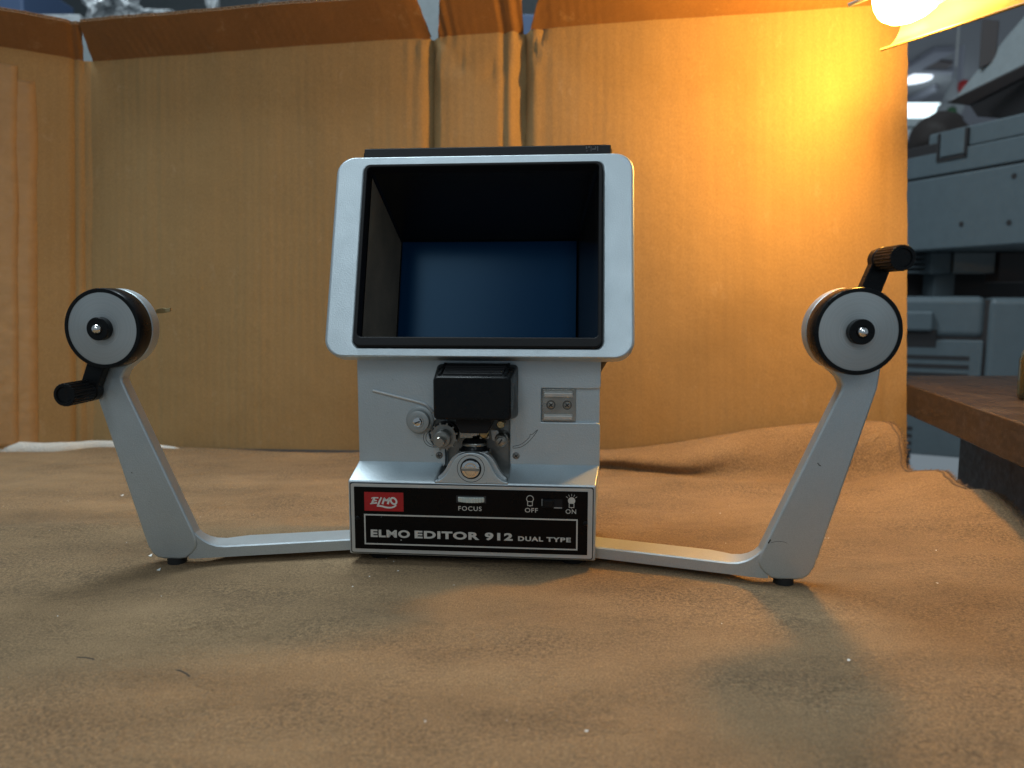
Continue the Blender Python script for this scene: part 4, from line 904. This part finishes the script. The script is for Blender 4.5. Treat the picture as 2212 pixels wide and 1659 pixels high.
# ---- things on the shelving behind the backdrop, seen over its flaps
def behind(x0, x1, y0, y1, Y, dep): a = py(x0, y1, Y); b = py(x1, y0, Y); return a.x, b.x, Y, Y + dep, a.z, b.z
mb = MB(); mb.box(*behind(-200, 1300, -160, 230, 2300, 60)); tag(mb.build('storage_cabinet', 'shelf_dark', bevel=4), 'dark blue grey cabinet behind the cardboard backdrop', 'cabinet')
mb = MB(); mb.box(*behind(-60, 44, -60, 620, 1700, 200)); tag(mb.build('storage_crate', 'crate_blue', bevel=6), 'blue storage crate at the top left corner', 'crate')
def crumple(name, x, y, Y, rx, rz, amp, mat, label, cat, seed):
    p = py(x, y, Y); bm = bmesh.new(); bmesh.ops.create_icosphere(bm, subdivisions=4, radius=1)
    for v_ in bm.verts:
        d = v_.co.copy(); q = 1 + amp * noise.noise(d * 2.1 + Vector((seed, 0, 0))) + amp * .6 * abs(noise.noise(d * 4.7 + Vector((0, seed, 0)))); v_.co = Vector((d.x * rx, d.y * rx * .8, d.z * rz)) * q * S
    me = bpy.data.meshes.new(name); bm.to_mesh(me); bm.free(); me.materials.append(MATS[mat]); o = bpy.data.objects.new(name, me); col.objects.link(o); o.location = p * S; return tag(o, label, cat)
crumple('plastic_bag', 240, 2, 1500, 40, 44, 1.1, 'bag_white', 'crumpled white plastic bag above the corner of the backdrop', 'bag', 1)
crumple('folded_paper', 345, 38, 1450, 40, 10, .3, 'bag_white', 'pale folded paper lying right of the crumpled bag', 'paper', 5)
crumple('plastic_bottle', 458, -14, 1500, 13, 46, .2, 'bag_white', 'pale plastic bottle right of the folded paper', 'bottle', 8)
crumple('folded_paper', 640, -2, 1450, 60, 12, .3, 'bag_white', 'thin pale sheet showing over the middle of the left flap', 'paper', 9)
mb = MB(); mb.box(*behind(100, 172, 30, 640, 1460, 20)); tag(mb.build('white_card', 'bag_white', bevel=2), 'small white card just left of the backdrop corner', 'card')
mb = MB(); mb.box(*behind(180, 230, 66, 648, 1400, 40)); tag(mb.build('white_box', 'tray_grey', bevel=3), 'pale box seen through the gap at the backdrop corner', 'box')
mb = MB(); mb.box(*behind(905, 960, -40, 640, 1460, 60)); tag(mb.build('grey_box', 'tray_grey', bevel=3), 'pale grey box seen through the left notch of the backdrop', 'box')
mb = MB(); mb.box(*behind(1120, 1170, 30, 640, 1460, 60)); tag(mb.build('blue_box', 'crate_blue', bevel=3), 'blue grey box seen through the right notch of the backdrop', 'box')
mb = MB(); mb.box(*behind(232, 760, 56, 640, 1440, 140)); tag(mb.build('storage_bin', 'shelf_dark', bevel=4), 'dark storage bin behind the left flap, under the crumpled bag', 'bin')
a_ = behind(-200, 1300, 640, 652, 1460, 10); mb = MB(); mb.box(a_[0], a_[1], 1360, 2360, a_[5] - 26, a_[5] - 1); tag(mb.build('storage_shelf', 'shelf_dark', bevel=2), 'dark shelf board carrying the boxes behind the backdrop', 'shelf')
